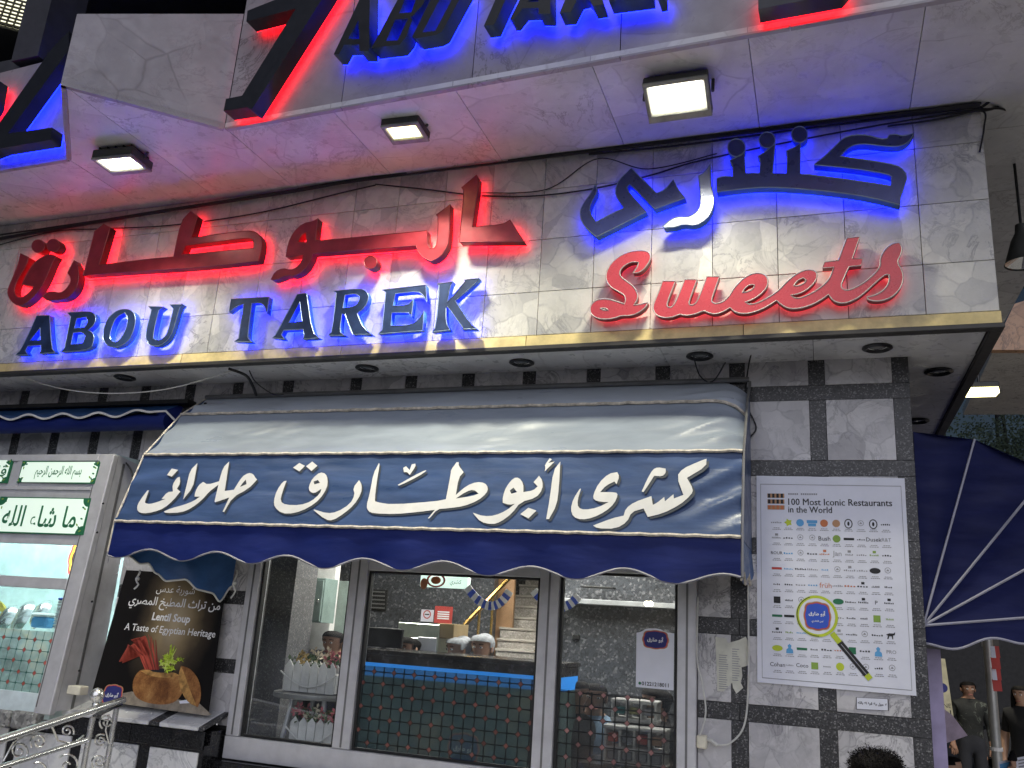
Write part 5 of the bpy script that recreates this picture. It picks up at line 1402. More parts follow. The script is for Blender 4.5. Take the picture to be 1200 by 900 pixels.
# planter with picket sides
def planter(c, w, h, d, label, seed, nfl, cols, colm):
    t = thing('picket_planter', label, 'planter', c, 'flower planters behind the left pane')
    n = max(4, int(w / .058))
    for side_y in (-d / 2, d / 2):
        for i in range(n):
            x0 = c[0] - w/2 + w * i / n; x1 = x0 + w / n - .005
            q = MB(); y = c[1] + side_y
            q.slab([(x0, y, c[2]), (x1, y, c[2]), (x1, y, c[2] + h * .8), ((x0 + x1) / 2, y, c[2] + h), (x0, y, c[2] + h * .8)], (0, .008, 0)); q.build('picket', M['white_paint'], t)
    bx('trough', (c[0] - w/2, c[1] - d/2 + .01, c[2] + .005), (c[0] + w/2, c[1] + d/2 - .003, c[2] + h * .62), M['white_paint'], t)
    q = MB(); q.tube([(c[0] - w/2 - .02 + (w + .04) * i / 16, c[1] - d/2 - .02, c[2] + h * .62 - .09 * math.sin(math.pi * i / 16)) for i in range(17)], .005, 6); q.build('handle', M['white_paint'], t, smooth=True)
    fl = thing('flowers', label.split(' planter')[0].replace('white picket', 'mixed artificial flowers filling the') + ' picket planter', 'flowers', (c[0], c[1], c[2] + h * .6), 'flowers in the planters')
    r = random.Random(seed)
    for ci, (cx_, m_) in enumerate(zip(cols, colm)):
        for k_ in range(nfl):
            q = MB()
            o = Vector((c[0] + cx_ * w + r.gauss(0, w * .09), c[1] + r.uniform(-d * .4, d * .4), c[2] + h * .9 + r.uniform(-.01, .085)))
            for j in range(7):
                u = Vector((r.gauss(0, 1), r.gauss(0, 1) - .4, r.gauss(0, 1))).normalized(); v = u.orthogonal().normalized(); s_ = r.uniform(.014, .026)
                q.add([o, o + u * s_ + v * s_ * .4, o + u * s_ * 1.6, o + u * s_ - v * s_ * .4], [(0, 1, 2, 3)])
            q.build('blossom', m_, fl)
    q = MB()
    for k_ in range(70):
        o = Vector((c[0] + r.uniform(-w/2, w/2), c[1] + r.uniform(-d/2, d/2), c[2] + h * .75 + r.uniform(0, .08))); u = Vector((r.gauss(0, 1), r.gauss(0, 1), abs(r.gauss(0, 1)))).normalized() * .04; v = u.orthogonal().normalized() * .012
        q.add([o, o + u * .5 + v, o + u, o + u * .5 - v], [(0, 1, 2, 3)])
    q.build('leaves', M['leaf'], fl)['kind'] = 'stuff'
M['leaf'] = mat('green leaf', (.05, .10, .03), .5, var=.4)
M['fl_yellow'] = mat('ochre petal', (.40, .27, .07), .6, var=.3); M['fl_white'] = mat('cream petal', (.6, .52, .38), .6, var=.2); M['fl_pink'] = mat('pink petal', (.5, .13, .16), .6, var=.3)
pc = P(368, 811, y=.42); pw = (P(398, 811, y=.42) - P(338, 811, y=.42)).x
planter((pc.x, .42, pc.z), pw, .20, .16, 'upper white picket planter with a wire handle behind the left pane', 4, 12, (-.28, .1, .34), (M['fl_yellow'], M['fl_white'], M['fl_pink']))
st = thing('metal_stool', 'round grey table on splayed metal legs carrying the upper planter', 'stool', (pc.x, .45, .4))
q = MB(); q.lathe((pc.x, .45, pc.z - .035), [(.001, 0), (.28, 0), (.285, .015), (.28, .03), (.001, .03)], 28); q.build('top', M['alu_dark'], st, smooth=True)
for i, (dx, dy) in enumerate(((-.2, -.15), (.2, -.15), (-.15, .2), (.2, .2))):
    q = MB(); q.tube([(pc.x + dx * .6, .45 + dy * .6, pc.z - .04), (pc.x + dx * 1.3, .45 + dy * 1.2, -.02)], .016, 8); q.build('leg', M['alu'], st)
pc2 = P(378, 868, y=.40)
planter((pc2.x, .30, pc2.z - .02), pw * .8, .17, .12, 'lower white picket planter on the floor stand behind the left pane', 9, 10, (-.3, .05, .3), (M['fl_pink'], M['fl_white'], M['fl_pink']))
tag(bx('planter_stand', (pc2.x - .3, .22, -.02), (pc2.x + .3, .40, pc2.z - .022), M['alu_dark']), 'dark box stand under the lower planter', 'stand')
# service counter
CY = .62
sc_ = thing('service_counter', 'dark service counter with a glowing blue strip behind the middle pane', 'counter', (-2.3, CY, .7))
xa, xb = P(414, 762, y=CY).x, -1.60
zt = 1.452; zb1 = P(520, 783, y=CY).z; zb2 = P(520, 799, y=CY).z
M['counter_dark'] = mat('dark brown counter band', (.02, .017, .015), .25)
M['counter_front'] = mat('teal grey counter front', (.10, .16, .15), .4, var=.4)
bx('counter_top', (xa, CY - .04, zt - .03), (xb, CY + .5, zt), M['counter_dark'], sc_, .004)
bx('dark_band', (xa, CY - .01, zb1), (xb, CY + .45, zt - .031), M['counter_dark'], sc_)
bx('blue_strip', (xa, CY - .014, zb2), (xb, CY + .44, zb1 - .001), emis('blue light strip', (.02, .20, .62), .5), sc_)
bx('front', (xa, CY, -.02), (xb, CY + .43, zb2 - .001), M['counter_front'], sc_)
mo = thing('monitor', 'black till monitor standing on the dark counter', 'monitor', (P(449, 758, y=.85).x, .85, zt))
pbox('screen', (428, 734), (470, 760), .85, .03, M['gasket'], mo, .006); c = P(449, 760, y=.87); q = MB(); q.tube([(c.x, .88, zt), (c.x, .88, c.z + .05)], .02, 8); q.build('stand', M['gasket'], mo)
sbx = thing('steel_cabinet', 'bright stainless steel cabinet behind the counter', 'cabinet', P(490, 765, y=1.35))
M['brushed'] = mat('brushed steel', (.55, .60, .50), .32, .8)
pbox('body', (467, 729), (512, 770), 1.35, .35, M['brushed'], sbx); pbox('door', (470, 746), (488, 768), 1.335, .012, M['brushed'], sbx); pbox('door', (490, 746), (510, 768), 1.335, .012, M['alu'], sbx)
tag(pbox('brown_box', (512.5, 730), (531, 749), 1.36, .3, mat('brown cardboard', (.25, .18, .09), .8), None), 'brown box beside the stainless steel cabinet', 'box')
wv = thing('wall_vent', 'dark louvred vent on the grey wall behind the counter', 'vent', P(440, 702, y=2.79))
pbox('frame', (429, 690), (452, 716), 2.78, .02, M['gasket'], wv)
for i in range(5): pbox('slat', (431, 692 + i * 4.7), (450, 694.6 + i * 4.7), 2.765, .014, M['alu_dark'], wv, 0)
ns = thing('no_smoking_sign', 'small white no smoking sign on the grey wall', 'sign', P(500, 721, y=2.79)); pbox('board', (494, 714), (507, 729), 2.79, .008, M['paper'], ns, 0)
FS = Frame((-3, 2.788, 1.9), (1, 0, 0), (0, 0, 1)); sh = Sheet(FS, ns); c = FS.px((500.5, 720)); r_ = .04
sh.loops([[(c[0] + r_*math.cos(t*.3), c[1] + r_*math.sin(t*.3)) for t in range(21)], [(c[0] + r_*.75*math.cos(t*.3), c[1] + r_*.75*math.sin(t*.3)) for t in range(21)]], .0015, M['print_red'], 'red_ring'); sh.dashes([(c[0] - .024, c[1] - .005, c[0] + .024, c[1] + .005)], .001, M['ink'], 'cigarette')
rs_ = thing('red_notice', 'red printed safety notice beside the no smoking sign', 'sign', P(520, 720, y=2.79)); pbox('board', (510, 710), (529, 731), 2.79, .008, M['print_red'], rs_, 0)
FS2 = Frame((-3, 2.788, 1.9), (1, 0, 0), (0, 0, 1)); sh = Sheet(FS2, rs_); a, b = FS2.px((513, 716)), FS2.px((526, 727)); sh.dashes([(a[0], a[1] - .02 * i - .012, b[0], a[1] - .02 * i) for i in range(4)], .001, M['print_white'], 'printed_lines')
mb_ = thing('menu_lightbox', 'lit menu board with an orange figure hung at the top of the middle pane', 'sign', P(520, 682, y=1.0))
pbox('box', (493, 674), (547.5, 690), 1.0, .06, emis('lit menu face', (.8, 1, .88), .75, (.6, .7, .65)), mb_)
FS3 = Frame((-2.5, .998, 2), (1, 0, 0), (0, 0, 1)); sh = Sheet(FS3, mb_); c = FS3.px((511, 680))
sh.loops([[(c[0] + r_ * 1.9 * math.cos(t * .3), c[1] + r_ * 1.3 * math.sin(t * .3)) for t in range(21)], [(c[0] + r_ * 1.5 * math.cos(t * .3), c[1] + r_ * 1.0 * math.sin(t * .3)) for t in range(21)]], .002, M['print_red'], 'ring_print'); sh.ell(c, r_, r_ * .7, .003, M['print_orange'], 'figure_print'); sh.ell(FS3.px((497, 684)), .03, .04, .003, M['print_orange'], 'figure_print')
sh.text('كشري', FS3.px((534, 683)), .003, M['ink'], width=.09, ar=True)
# staircase, wood wall and brass rail
sr = thing('staircase', 'grey terrazzo staircase rising behind the counter', 'stairs', P(605, 740, y=3.0))
M['step'] = granite('pale terrazzo step', (.30, .28, .25), (.44, .40, .36), (.58, .54, .5), 90, .4)
zs = [y for y in (775, 763, 750, 737, 724, 712, 700, 689, 678)]
lx = [580, 582, 585, 589, 595, 601, 608, 615, 622]
for i, (yy, xx) in enumerate(zip(zs, lx)):
    Y = 2.6 + .16 * i
    a, b = P(xx, yy, y=Y), P(658, yy, y=Y); h = P(xx, yy - 12.6, y=Y).z - a.z
    bx('step', (a.x, Y, a.z - .3), (b.x, Y + .3, a.z + h), M['step'], sr, .006)
    bx('nosing', (a.x - .004, Y - .012, a.z + h + .001), (b.x, Y + .3, a.z + h + .022), mat('pale stone nosing', (.45, .41, .36), .4) if i == 0 else bpy.data.materials['pale stone nosing'], sr, .003)
wd = mat('honey wood panel', (.42, .24, .12), .45, var=.25, scale=3)
a, b = P(578, 770, y=2.95), P(603, 680, y=2.95)
tag(bx('wood_panel', (a.x, 2.96, 0), (b.x, 3.0, 2.7), wd), 'honey coloured wood panel left of the staircase', 'panel')
hr = thing('brass_handrail', 'shiny brass handrail sloping up before the staircase', 'handrail', P(560, 715, y=2.4))
br = mat('polished brass', (.65, .42, .14), .2, 1.0)
q = MB(); q.tube([P(512, 772, y=2.3), P(548, 728, y=2.4), P(598, 676, y=2.55)], .022, 8); q.build('rail', br, hr, smooth=True)
for (x0, y0) in ((528, 755), (545, 734), (562, 716), (578, 698)):
    a = P(x0, y0, y=2.4); q = MB(); q.tube([a, a - Vector((0, 0, .7))], .012, 6); q.build('baluster', br, hr)
q = MB(); q.tube([P(628, 764, y=2.2), P(640, 742, y=2.25), P(652, 715, y=2.3)], .02, 8); q.build('rail', br, hr, smooth=True)
# garlands of blue and white paper
def garland(p0, p1, p2, y, label):
    a, m_, b = P(*p0, y=y), P(*p1, y=y), P(*p2, y=y)
    t = thing('paper_garland', label, 'garland', m_, 'garlands')
    n = 15
    def pt(s): return a * (1 - s) ** 2 + (m_ * 2 - (a + b) / 2) * 2 * s * (1 - s) + b * s * s
    for i in range(n):
        u, v = pt(i / n), pt((i + .92) / n); d = (v - u).normalized(); nn = Vector((-d.z, 0, d.x)) * .026
        q = MB(); q.slab([u + nn, v + nn, v - nn, u - nn], (0, .012, 0)); q.build('paper_piece', M['print_blue'] if i % 2 else M['print_white'], t)
garland((547, 688), (574, 710), (597, 692), .35, 'blue and white striped paper garland hanging in the middle pane'); garland((625, 692), (652, 712), (678, 698), .35, 'blue and white striped paper garland half behind the second mullion')
# right pane: fixtures on the back wall
tag(pbox('white_beam', (650, 700), (800, 714), 2.2, .14, mat('grey painted beam', (.30, .31, .32), .6), None), 'white beam along the grey wall in the right pane', 'beam')
tag(pbox('dark_rail', (680, 686), (720, 690), 2.2, .08, M['gasket'], None), 'thin dark fixture above the white beam', 'fixture')
fx = thing('lamp_reflection', 'pair of small glowing spot lamps below the white beam', 'lamp', P(760, 708, y=2.1))  # glowing balls stand in for lamps reflected in the pane
for dx in (0, 4.5):
    c = P(758 + dx, 707.5, y=2.12); q = MB(); q.ball(c, .022, 10, 8); q.build('glint', emis('warm bulb %d' % dx, (1, .85, .6), 5), fx, smooth=True)
tag(pbox('wall_socket', (671, 744), (679, 750), 2.33, .02, M['gasket'], None), 'small dark wall socket on the grey wall', 'socket')
# racks of small tubs
def rack(p0, p1, y, label, cols):
    a, b = P(*p0, y=y), P(*p1, y=y); x0, x1, z0, z1 = a.x, b.x, min(a.z, b.z), max(a.z, b.z)
    t = thing('condiment_rack', label, 'rack', ((x0 + x1) / 2, y, z0), 'white racks behind the right pane')
    n = len(cols); w = (x1 - x0) / n
    for i in range(n + 1):
        bx('divider', (x0 + w * i - .008, y, z0), (x0 + w * i + .008, y + .16, z1), M['white_paint'], t, .005)
    for z in (z0, (z0 + z1) / 2 - .02, z1): bx('rail', (x0 - .012, y - .004, z - .010), (x1 + .012, y + .165, z + .010), M['white_paint'], t, .004)
    for i, m_ in enumerate(cols):
        for j in range(2): bx('tub', (x0 + w * i + .014, y + .01, z0 + .014 + j * (z1 - z0) / 2), (x0 + w * (i + 1) - .014, y + .14, z0 + (j + 1) * (z1 - z0) / 2 - .035), m_ if j else M['ink_grey'], t, .006)
TQ = mat('teal tub', (.03, .22, .22), .4); OL = mat('olive tub', (.25, .25, .08), .4)
rack((717, 856), (768, 825), .62, 'upper white rack with teal and olive tubs in the right pane', [TQ, OL, M['ink_grey']])
rack((708, 892), (778, 858), .45, 'lower wider white rack with red tubs in the right pane', [M['print_red'], M['ink_grey'], M['print_red'], M['print_tan']])
tag(bx('rack_table', (-1.40, .40, .60), (-.72, .9, P(740, 893, y=.5).z - .02), M['counter_dark']), 'dark table under the white racks', 'table')

# ================================================================== PEOPLE
M['skin'] = mat('warm brown skin', (.36, .20, .13), .5, var=.08); M['skin_light'] = mat('light brown skin', (.45, .27, .18), .5, var=.08)
M['hair'] = mat('black hair', (.006, .005, .005), .75, var=.4, bump=.5, bscale=160, spec=.15); M['black_cloth'] = mat('black cloth', (.007, .007, .008), .9, bump=.3, bscale=30)
M['camo'] = None
def camo():
    m, nt, N, L, b = new_mat('black and grey camouflage cloth')
    co = obj_coords(N, L)
    L.new(ramp(N, L, tex_noise(N, L, co, 9, 5, .7, 1.0), [(.42, (.005, .006, .006)), (.5, (.012, .015, .014)), (.56, (.006, .006, .006)), (.64, (.10, .115, .10)), (.7, (.01, .01, .01))]), b.inputs['Base Color'])
    b.inputs['Roughness'].default_value = .8
    return m
M['camo'] = camo()
M['blue_shirt'] = mat('light blue shirt', (.25, .38, .55), .7); M['jeans'] = mat('dark trousers', (.02, .022, .03), .8); M['net'] = mat('white hair net', (.26, .27, .29), .7, var=.2, scale=60); M['white_cloth'] = mat('white uniform', (.6, .6, .6), .8)
M['eye_white'] = mat('eye white', (.7, .68, .65), .3); M['lip'] = mat('lips', (.32, .10, .09), .5)
def person(label, base, H, yaw, skin, top, legs, hair='short', arms=None, sit=False, fingers=True, sleeve=.55, group=None, level=2, strands=0):
    """body as one skinned surface; arms = ((elbow, hand), (elbow, hand)), forward is -y"""
    s = H / 1.70
    t = thing('person', label, 'person', base, group)
    V, E, RD, TAGS = [], [], [], []
    def add(p, r, parent=None, tg='top'):
        V.append(Vector(p) * s); RD.append(r * s); TAGS.append(tg)
        if parent is not None: E.append((parent, len(V) - 1))
        return len(V) - 1
    hip = .50 if sit else .92
    pel = add((0, 0, hip), .14, None, 'legs')
    wst = add((0, -.01, hip + .15), .125, pel); che = add((0, -.015, hip + .34), .15, wst); upc = add((0, .005, hip + .46), .105, che)
    nk = add((0, .008, hip + .54), .066, upc, 'skin'); hb = add((0, -.012, hip + .615), .086, nk, 'skin')
    hm = add((0, -.016, hip + .680), .112, hb, 'skin'); ht = add((0, -.002, hip + .745), .108, hm, 'skin')
    arms = arms or (((.24, .03, hip + .20), (.23, -.05, hip - .03)), ((-.24, .03, hip + .20), (-.23, -.05, hip - .03)))
    for sx, (el, ha) in zip((1, -1), arms):
        sh_ = add((sx * .165, .0, hip + .455), .072, upc)
        e0 = Vector((sx * .165, 0, hip + .455)); el = Vector(el); ha = Vector(ha)
        m1_ = add(e0.lerp(el, .5), .056, sh_, 'top'); e_ = add(el, .047, m1_, 'top' if sleeve > .5 else 'skin')
        f_ = add(el.lerp(ha, .55), .042, e_, 'top' if sleeve > .9 else 'skin'); w_ = add(el.lerp(ha, .92), .029, f_, 'skin')
        d = (ha - el).normalized(); sd_ = d.cross(Vector((0, 1, .2))).normalized()
        pm = add(ha + d * .03, .034, w_, 'skin')
        if fingers:
            up = sd_.cross(d)
            for k_, (o_, ln) in enumerate(((-.030, .060), (-.011, .072), (.010, .068), (.029, .052))):
                k0 = add(ha + d * .065 + sd_ * o_, .0115, pm, 'skin'); k1 = add(ha + d * (.065 + ln * .55) + sd_ * o_ * 1.15 + up * .012, .0100, k0, 'skin'); add(ha + d * (.065 + ln * .9) + sd_ * o_ * 1.15 + up * .034, .0085, k1, 'skin')
            t0 = add(ha + d * .015 + sd_ * .038 * sx, .0135, pm, 'skin'); add(ha + d * .055 + sd_ * .058 * sx + up * .015, .010, t0, 'skin')
    for sx in (1, -1):
        hp = add((sx * .09, 0, hip - .06), .105, pel, 'legs')
        if sit:
            kn = add((sx * .11, -.44, hip), .07, hp, 'legs'); an = add((sx * .11, -.42, .08), .05, kn, 'legs')
        else:
            kn = add((sx * .10, -.02, .49), .07, hp, 'legs'); an = add((sx * .105, .02, .08), .048, kn, 'legs')
        add((sx * .115, (-.42 if sit else .02) - .15, .035), .04, an, 'legs')
    me = bpy.data.meshes.new('body'); me.from_pydata([tuple(v) for v in V], E, [])
    o = bpy.data.objects.new('body', me); COL.objects.link(o)
    sk = o.modifiers.new('skin', 'SKIN'); sk.use_smooth_shade = True
    trunk = (pel, wst, che, upc)
    for i, d in enumerate(me.skin_vertices[0].data):
        d.radius = (RD[i] * (1.2 if i in trunk else 1), RD[i] * (.85 if i in trunk else 1.06 if i in (hm, ht) else 1)); d.use_root = (i == pel)
    o.modifiers.new('sub', 'SUBSURF').levels = level
    dg = bpy.context.evaluated_depsgraph_get(); m2 = bpy.data.meshes.new_from_object(o.evaluated_get(dg)); bpy.data.objects.remove(o)
    rot = Matrix.Rotation(yaw, 3, 'Z')
    m2.materials.clear()
    for k_ in (top, skin, legs): m2.materials.append(k_)
    idx = {'top': 0, 'skin': 1, 'legs': 2}
    for p in m2.polygons:
        c = p.center; b_, bd = 0, 9
        for i, v in enumerate(V):
            dl = (v - c).length; dd = dl - RD[i]
            if TAGS[i] == 'skin' and RD[i] < .05 * s and dl > RD[i] * 2 + .02 * s: continue
            if dd < bd: bd, b_ = dd, i
        p.material_index = idx[TAGS[b_]]; p.use_smooth = True
    hv = [v.co for v in m2.vertices if v.co.z > V[hb].z - .03 * s and abs(v.co.x) < .14 * s]
    zc0, zc1 = V[nk].z + .028 * s, max(v.z for v in hv)
    hz = zc1 - zc0                                            # chin to crown
    hcz = zc0 + hz * .5
    hc = Vector((0, V[hm].y, hcz))
    yf = min(v.y for v in hv if abs(v.z - hcz) < .04 * s)     # front of the face
    wx = .85 * max(abs(v.x) for v in hv if abs(v.z - hcz) < .04 * s)
    for v in m2.vertices:
        c = v.co
        if c.z < zc0 - .01 * s or abs(c.x) > .13 * s or c.z > zc1 + .01: continue
        u = (c.z - zc0) / hz
        fr = max(0, min(1, (V[hm].y - c.y) / (V[hm].y - yf)))
        c.x *= .85 if u > .15 else 1 - u
        if u < .5: c.x *= 1 - .16 * (1 - u / .5)              # jaw narrower than the skull
        if fr > .3:
            c.y -= .010 * s * math.exp(-((u - .06) / .10) ** 2) * max(0, 1 - abs(c.x) / (.035 * s))    # chin
            c.y -= .020 * s * math.exp(-((u - .36) / .09) ** 2) * max(0, 1 - abs(c.x) / (.020 * s))    # nose
            c.y += .007 * s * math.exp(-((u - .50) / .07) ** 2) * math.exp(-((abs(c.x) - .032 * s) / (.018 * s)) ** 2)   # eye sockets
    # hair follows the skull
    nrm = [v.normal.copy() for v in m2.vertices]
    keep, vm, hvv, hf = [], {}, [], []
    rnd = random.Random(len(label))
    def on_scalp(c):
        u = (c.z - zc0) / hz; y = (c.y - V[hm].y) / (V[hm].y - yf)     # y: -1 face, +1 back of the head
        if abs(c.x) > .14 * s: return False
        lim = .80 if y < -.55 else .80 - (y + .55) * .62 if y < .25 else .16
        return u > lim
    for p in m2.polygons:
        if on_scalp(p.center):
            f = []
            for i in p.vertices:
                if i not in vm:
                    vm[i] = len(hvv); th = (.013 if hair == 'net' else .009) * s
                    hvv.append(m2.vertices[i].co + nrm[i] * (th + .004 * s * mnoise.noise(m2.vertices[i].co * 60)))
                f.append(vm[i])
            hf.append(tuple(f))
    for v in m2.vertices: v.co = rot @ v.co
    m2.name = 'body'; mesh_obj('body', m2, t, loc=base)
    B = Vector(base)
    def W(p): return B + rot @ (hc + Vector(p) * s)
    q = MB(); q.add([B + rot @ v for v in hvv], hf)
    if hair == 'net': q.ball(W((0, .045, .045)), Vector((.085, .085, .07)) * s, 12, 8)
    if hair == 'long':
        for k_ in range(13):
            a_ = -.45 + (math.pi + .9) * k_ / 12; r_ = wx / s
            q.tube([W((r_ * math.cos(a_), .01 + r_ * math.sin(a_), .06)), W((r_ * 1.14 * math.cos(a_), .015 + r_ * 1.1 * math.sin(a_), -.04)), W((r_ * 1.22 * math.cos(a_) + rnd.uniform(-.01, .01), .03 + r_ * 1.05 * math.sin(a_), -.15)), W((r_ * 1.1 * math.cos(a_), .03 + r_ * .8 * math.sin(a_), -.25 + rnd.uniform(-.03, .02)))], [.020 * s, .024 * s, .022 * s, .006 * s], 6)
    if hair == 'tied': q.ball(W((0, .105, .05)), .042 * s, 8, 6)
    q_ = q; q = MB()
    for i in range(strands):
        c = B + rot @ rnd.choice(hvv); d = (c - W((0, .0, 0))).normalized(); d = (d + Vector((rnd.gauss(0, .5), rnd.gauss(0, .5), rnd.gauss(0, .5)))).normalized(); w_ = d.orthogonal().normalized() * .0014
        c = c + Vector((rnd.gauss(0, .006), rnd.gauss(0, .006), rnd.gauss(0, .006)))
        q.add([c - w_, c + w_, c + d * rnd.uniform(.004, .011)], [(0, 1, 2)])
    if strands: tag(q.build('hair_strands', M['hair'], t), kind='stuff')
    q = q_
    ho = q.build('hair_net' if hair == 'net' else 'hair', M['net'] if hair == 'net' else M['hair'], t, smooth=(strands == 0))
    yy = (yf - hc.y) / s
    for sx in (1, -1):
        q = MB(); q.ball(W((sx * .030, yy + .012, .004)), Vector((.013, .008, .0075)) * s, 8, 6); q.build('eye', M['eye_white'], t, smooth=True)
        q = MB(); q.ball(W((sx * .030, yy + .0055, .004)), .0055 * s, 6, 5); q.build('pupil', M['hair'], t)
        q = MB(); q.tube([W((sx * .014, yy + .004, .026)), W((sx * .032, yy + .003, .030)), W((sx * .048, yy + .016, .025))], .0032 * s, 5); q.build('eyebrow', M['hair'], t)
        q = MB(); q.ball(W((sx * (wx / s + .002), .0, -.005)), Vector((.010, .018, .030)) * s, 8, 6); q.build('ear', skin, t, smooth=True)
    q = MB(); q.tube([W((-.023, yy + .010, -.066)), W((-.008, yy + .000, -.064)), W((.008, yy + .000, -.064)), W((.023, yy + .010, -.066))], .0055 * s, 5); q.build('mouth', M['lip'], t)
    return t
def at_px(px, py, depth):
    d = ray(px, py); return CAM + d * depth
# woman facing us, woman at the right edge, seated person with leaflet, man's head close by
p = at_px(1133, 797, 9.6); person('woman with tied hair in a black and grey camouflage top facing the street', (p.x, p.y, 0), p.z + .01, R(8), M['skin'], M['camo'], M['jeans'], 'tied', sleeve=.95)
p = at_px(1197, 802, 8.2); person('woman with long dark hair in a black T-shirt at the right picture edge', (p.x, p.y, 0), p.z + .01, R(-35), M['skin_light'], M['black_cloth'], M['black_cloth'], 'long', sleeve=.4)
p = at_px(1104, 866, 5.6)
sc5 = (p.z + .10) / 1.36; yw5 = R(72)
hands5 = ((.10, -.40, 1.20), (-.02, -.38, 1.12))
person('seated person in black leaning back and holding up a leaflet by the purple post', (p.x, p.y, -.10), 1.70 * sc5, yw5, M['skin_light'], M['black_cloth'], M['jeans'], 'short', arms=(((.27, -.24, .90), hands5[0]), ((-.24, -.24, .88), hands5[1])), sit=True, sleeve=.7)
r5 = Matrix.Rotation(yw5, 3, 'Z')
h5 = Vector((p.x, p.y, -.10)) + r5 @ (Vector((.07, -.46, 1.27)) * sc5)
wd5 = (at_px(1158, 850, 5.4) - at_px(1116, 850, 5.4)).length
u0, u1 = h5 + Vector((-wd5 * .5, .02, -.02)), h5 + Vector((wd5 * .5, .03, .055))
lf = thing('leaflet', 'blue and white printed leaflet held up by the seated person', 'leaflet', u0)
q = MB(); q.grid(lambda u, v: u0.lerp(u1, u) + Vector((0, .012 * math.sin(u * 6), -.09 * v)), 10, 3); q.build('sheet', M['paper'], lf, smooth=True)
def on5(u, v): return u0.lerp(u1, u) + Vector((0, .012 * math.sin(u * 6) - .0015, -.09 * v))
q = MB(); q.grid(lambda u, v: on5(.03 + .40 * u, .15 + .7 * v), 5, 1); q.build('picture', M['print_sky'], lf)
for i in range(4):
    q = MB(); q.grid(lambda u, v: on5(.5 + .45 * u, .15 + .2 * i + .09 * v), 5, 1); q.build('printed_line', M['ink_grey'], lf)
mn = thing('menu_board', 'white and purple menu card standing by the purple post', 'menu', at_px(1112, 850, 5.0))
q = MB(); q.slab([at_px(1100, 826, 5.0), at_px(1116, 838, 5.0), at_px(1134, 862, 5.0), at_px(1100, 874, 5.0)], (0, .01, 0)); q.build('card', mat('pale purple card', (.45, .36, .46), .5, var=.2), mn)
p = at_px(1025, 868, 2.75); person('man with short dark hair seen from behind at the bottom of the wall', (p.x, p.y, 0), p.z - .01, R(170), M['skin'], M['black_cloth'], M['jeans'], 'short', level=3, strands=5000)
# staff inside, and seated figures standing in for the reflected street crowd
for (px, py, y, lab, hr_, top) in ((540, 745, 1.45, 'worker in a white hair net behind the counter nearest the brass rail', 'net', M['white_cloth']), (567, 742, 1.5, 'worker in a white hair net behind the counter before the wood panel', 'net', M['white_cloth']), (481, 744, 1.25, 'dark haired worker behind the monitor at the counter', 'short', M['black_cloth']),
                                   (394, 737, 1.15, 'dark haired person half hidden behind the flowers', 'short', M['black_cloth'])):
    p = P(px, py, y=y); person(lab, (p.x, p.y, -.02), p.z + .03, R(random.uniform(-40, 40)), M['skin'], top, M['jeans'], hr_, fingers=False)
for (px, py, y, lab, top) in ((673, 797, 1.1, 'seated guest in a dark top at the left of the right pane', M['black_cloth']), (697, 800, 1.25, 'seated guest in a light blue shirt in the right pane', M['blue_shirt']), (772, 806, 1.3, 'seated guest in black near the card in the right pane', M['black_cloth'])):
    p = P(px, py, y=y); person(lab, (p.x, p.y, p.z - 1.24), 1.68, R(random.uniform(-60, 60)), M['skin_light'], top, M['jeans'], 'short', sit=True, fingers=False, group=None)

M['stone'] = granite('rough grey stone', (.12, .12, .12), (.26, .26, .25), (.42, .42, .4), 50, .8)
# ================================================================== RAILING
ra0, ra1 = P(0, 867, y=-1.30), P(145, 820, y=-.45)
rd = thing('railing', 'polished stainless steel railing with scrolls and a ball finial at the lower left', 'railing', (ra1.x, ra1.y, 0))
dr_ = (ra1 - ra0); dh = Vector((dr_.x, dr_.y, 0)).normalized()
FRl = Frame(ra0, dh, (0, 0, 1))
def rp(x, y): return FRl.at(*FRl.px((x, y)))
ext = ra0 - dr_ * .8
q = MB(); q.tube([ext, ra0, ra1], .021, 12); q.build('top_rail', M['steel'], rd, smooth=True)
lo0, lo1 = rp(0, 899), rp(102, 867); q = MB(); q.tube([lo0 - (lo1 - lo0) * .8, lo1], .015, 10); q.build('lower_rail', M['steel'], rd, smooth=True)
for (x, y) in ((109, 838), (137, 828)):
    a = rp(x, y); q = MB(); q.tube([a + Vector((0, 0, -.01)), (a.x, a.y, 0)], .017, 10); q.build('post', M['steel'], rd, smooth=True)
a = rp(110, 835); q = MB(); q.lathe(a, [(.014, 0), (.024, .012), (.014, .025), (.014, .035), (.022, .045), (.016, .055), (.03, .065), (.040, .085), (.042, .098), (.036, .118), (.02, .132), (.001, .138)], 20); q.build('ball_finial', M['steel'], rd, smooth=True)
def spiral(cx, cy, r0, turns, s0, flip=1):
    pp = []
    for i in range(36):
        t = i / 35; r_ = r0 * (1 - .85 * t); a_ = s0 + flip * turns * 2 * math.pi * t; pp.append(rp(cx + r_ * math.cos(a_), cy + r_ * math.sin(a_)))
    return pp
for args in ((125, 846, 9, 1.6, 2.2, 1), (118, 868, 8, 1.6, -1.0, -1), (116, 893, 9, 1.6, 2.4, 1), (79, 857, 8, 1.5, .5, -1), (45, 870, 10, 1.5, 2.5, 1), (22, 880, 11, 1.5, .6, -1), (80, 897, 14, 1.3, -2.4, 1), (45, 905, 12, 1.3, -2.0, 1)):
    q = MB(); q.tube(spiral(*args), .0055, 6); q.build('scroll', M['steel'], rd, smooth=True)
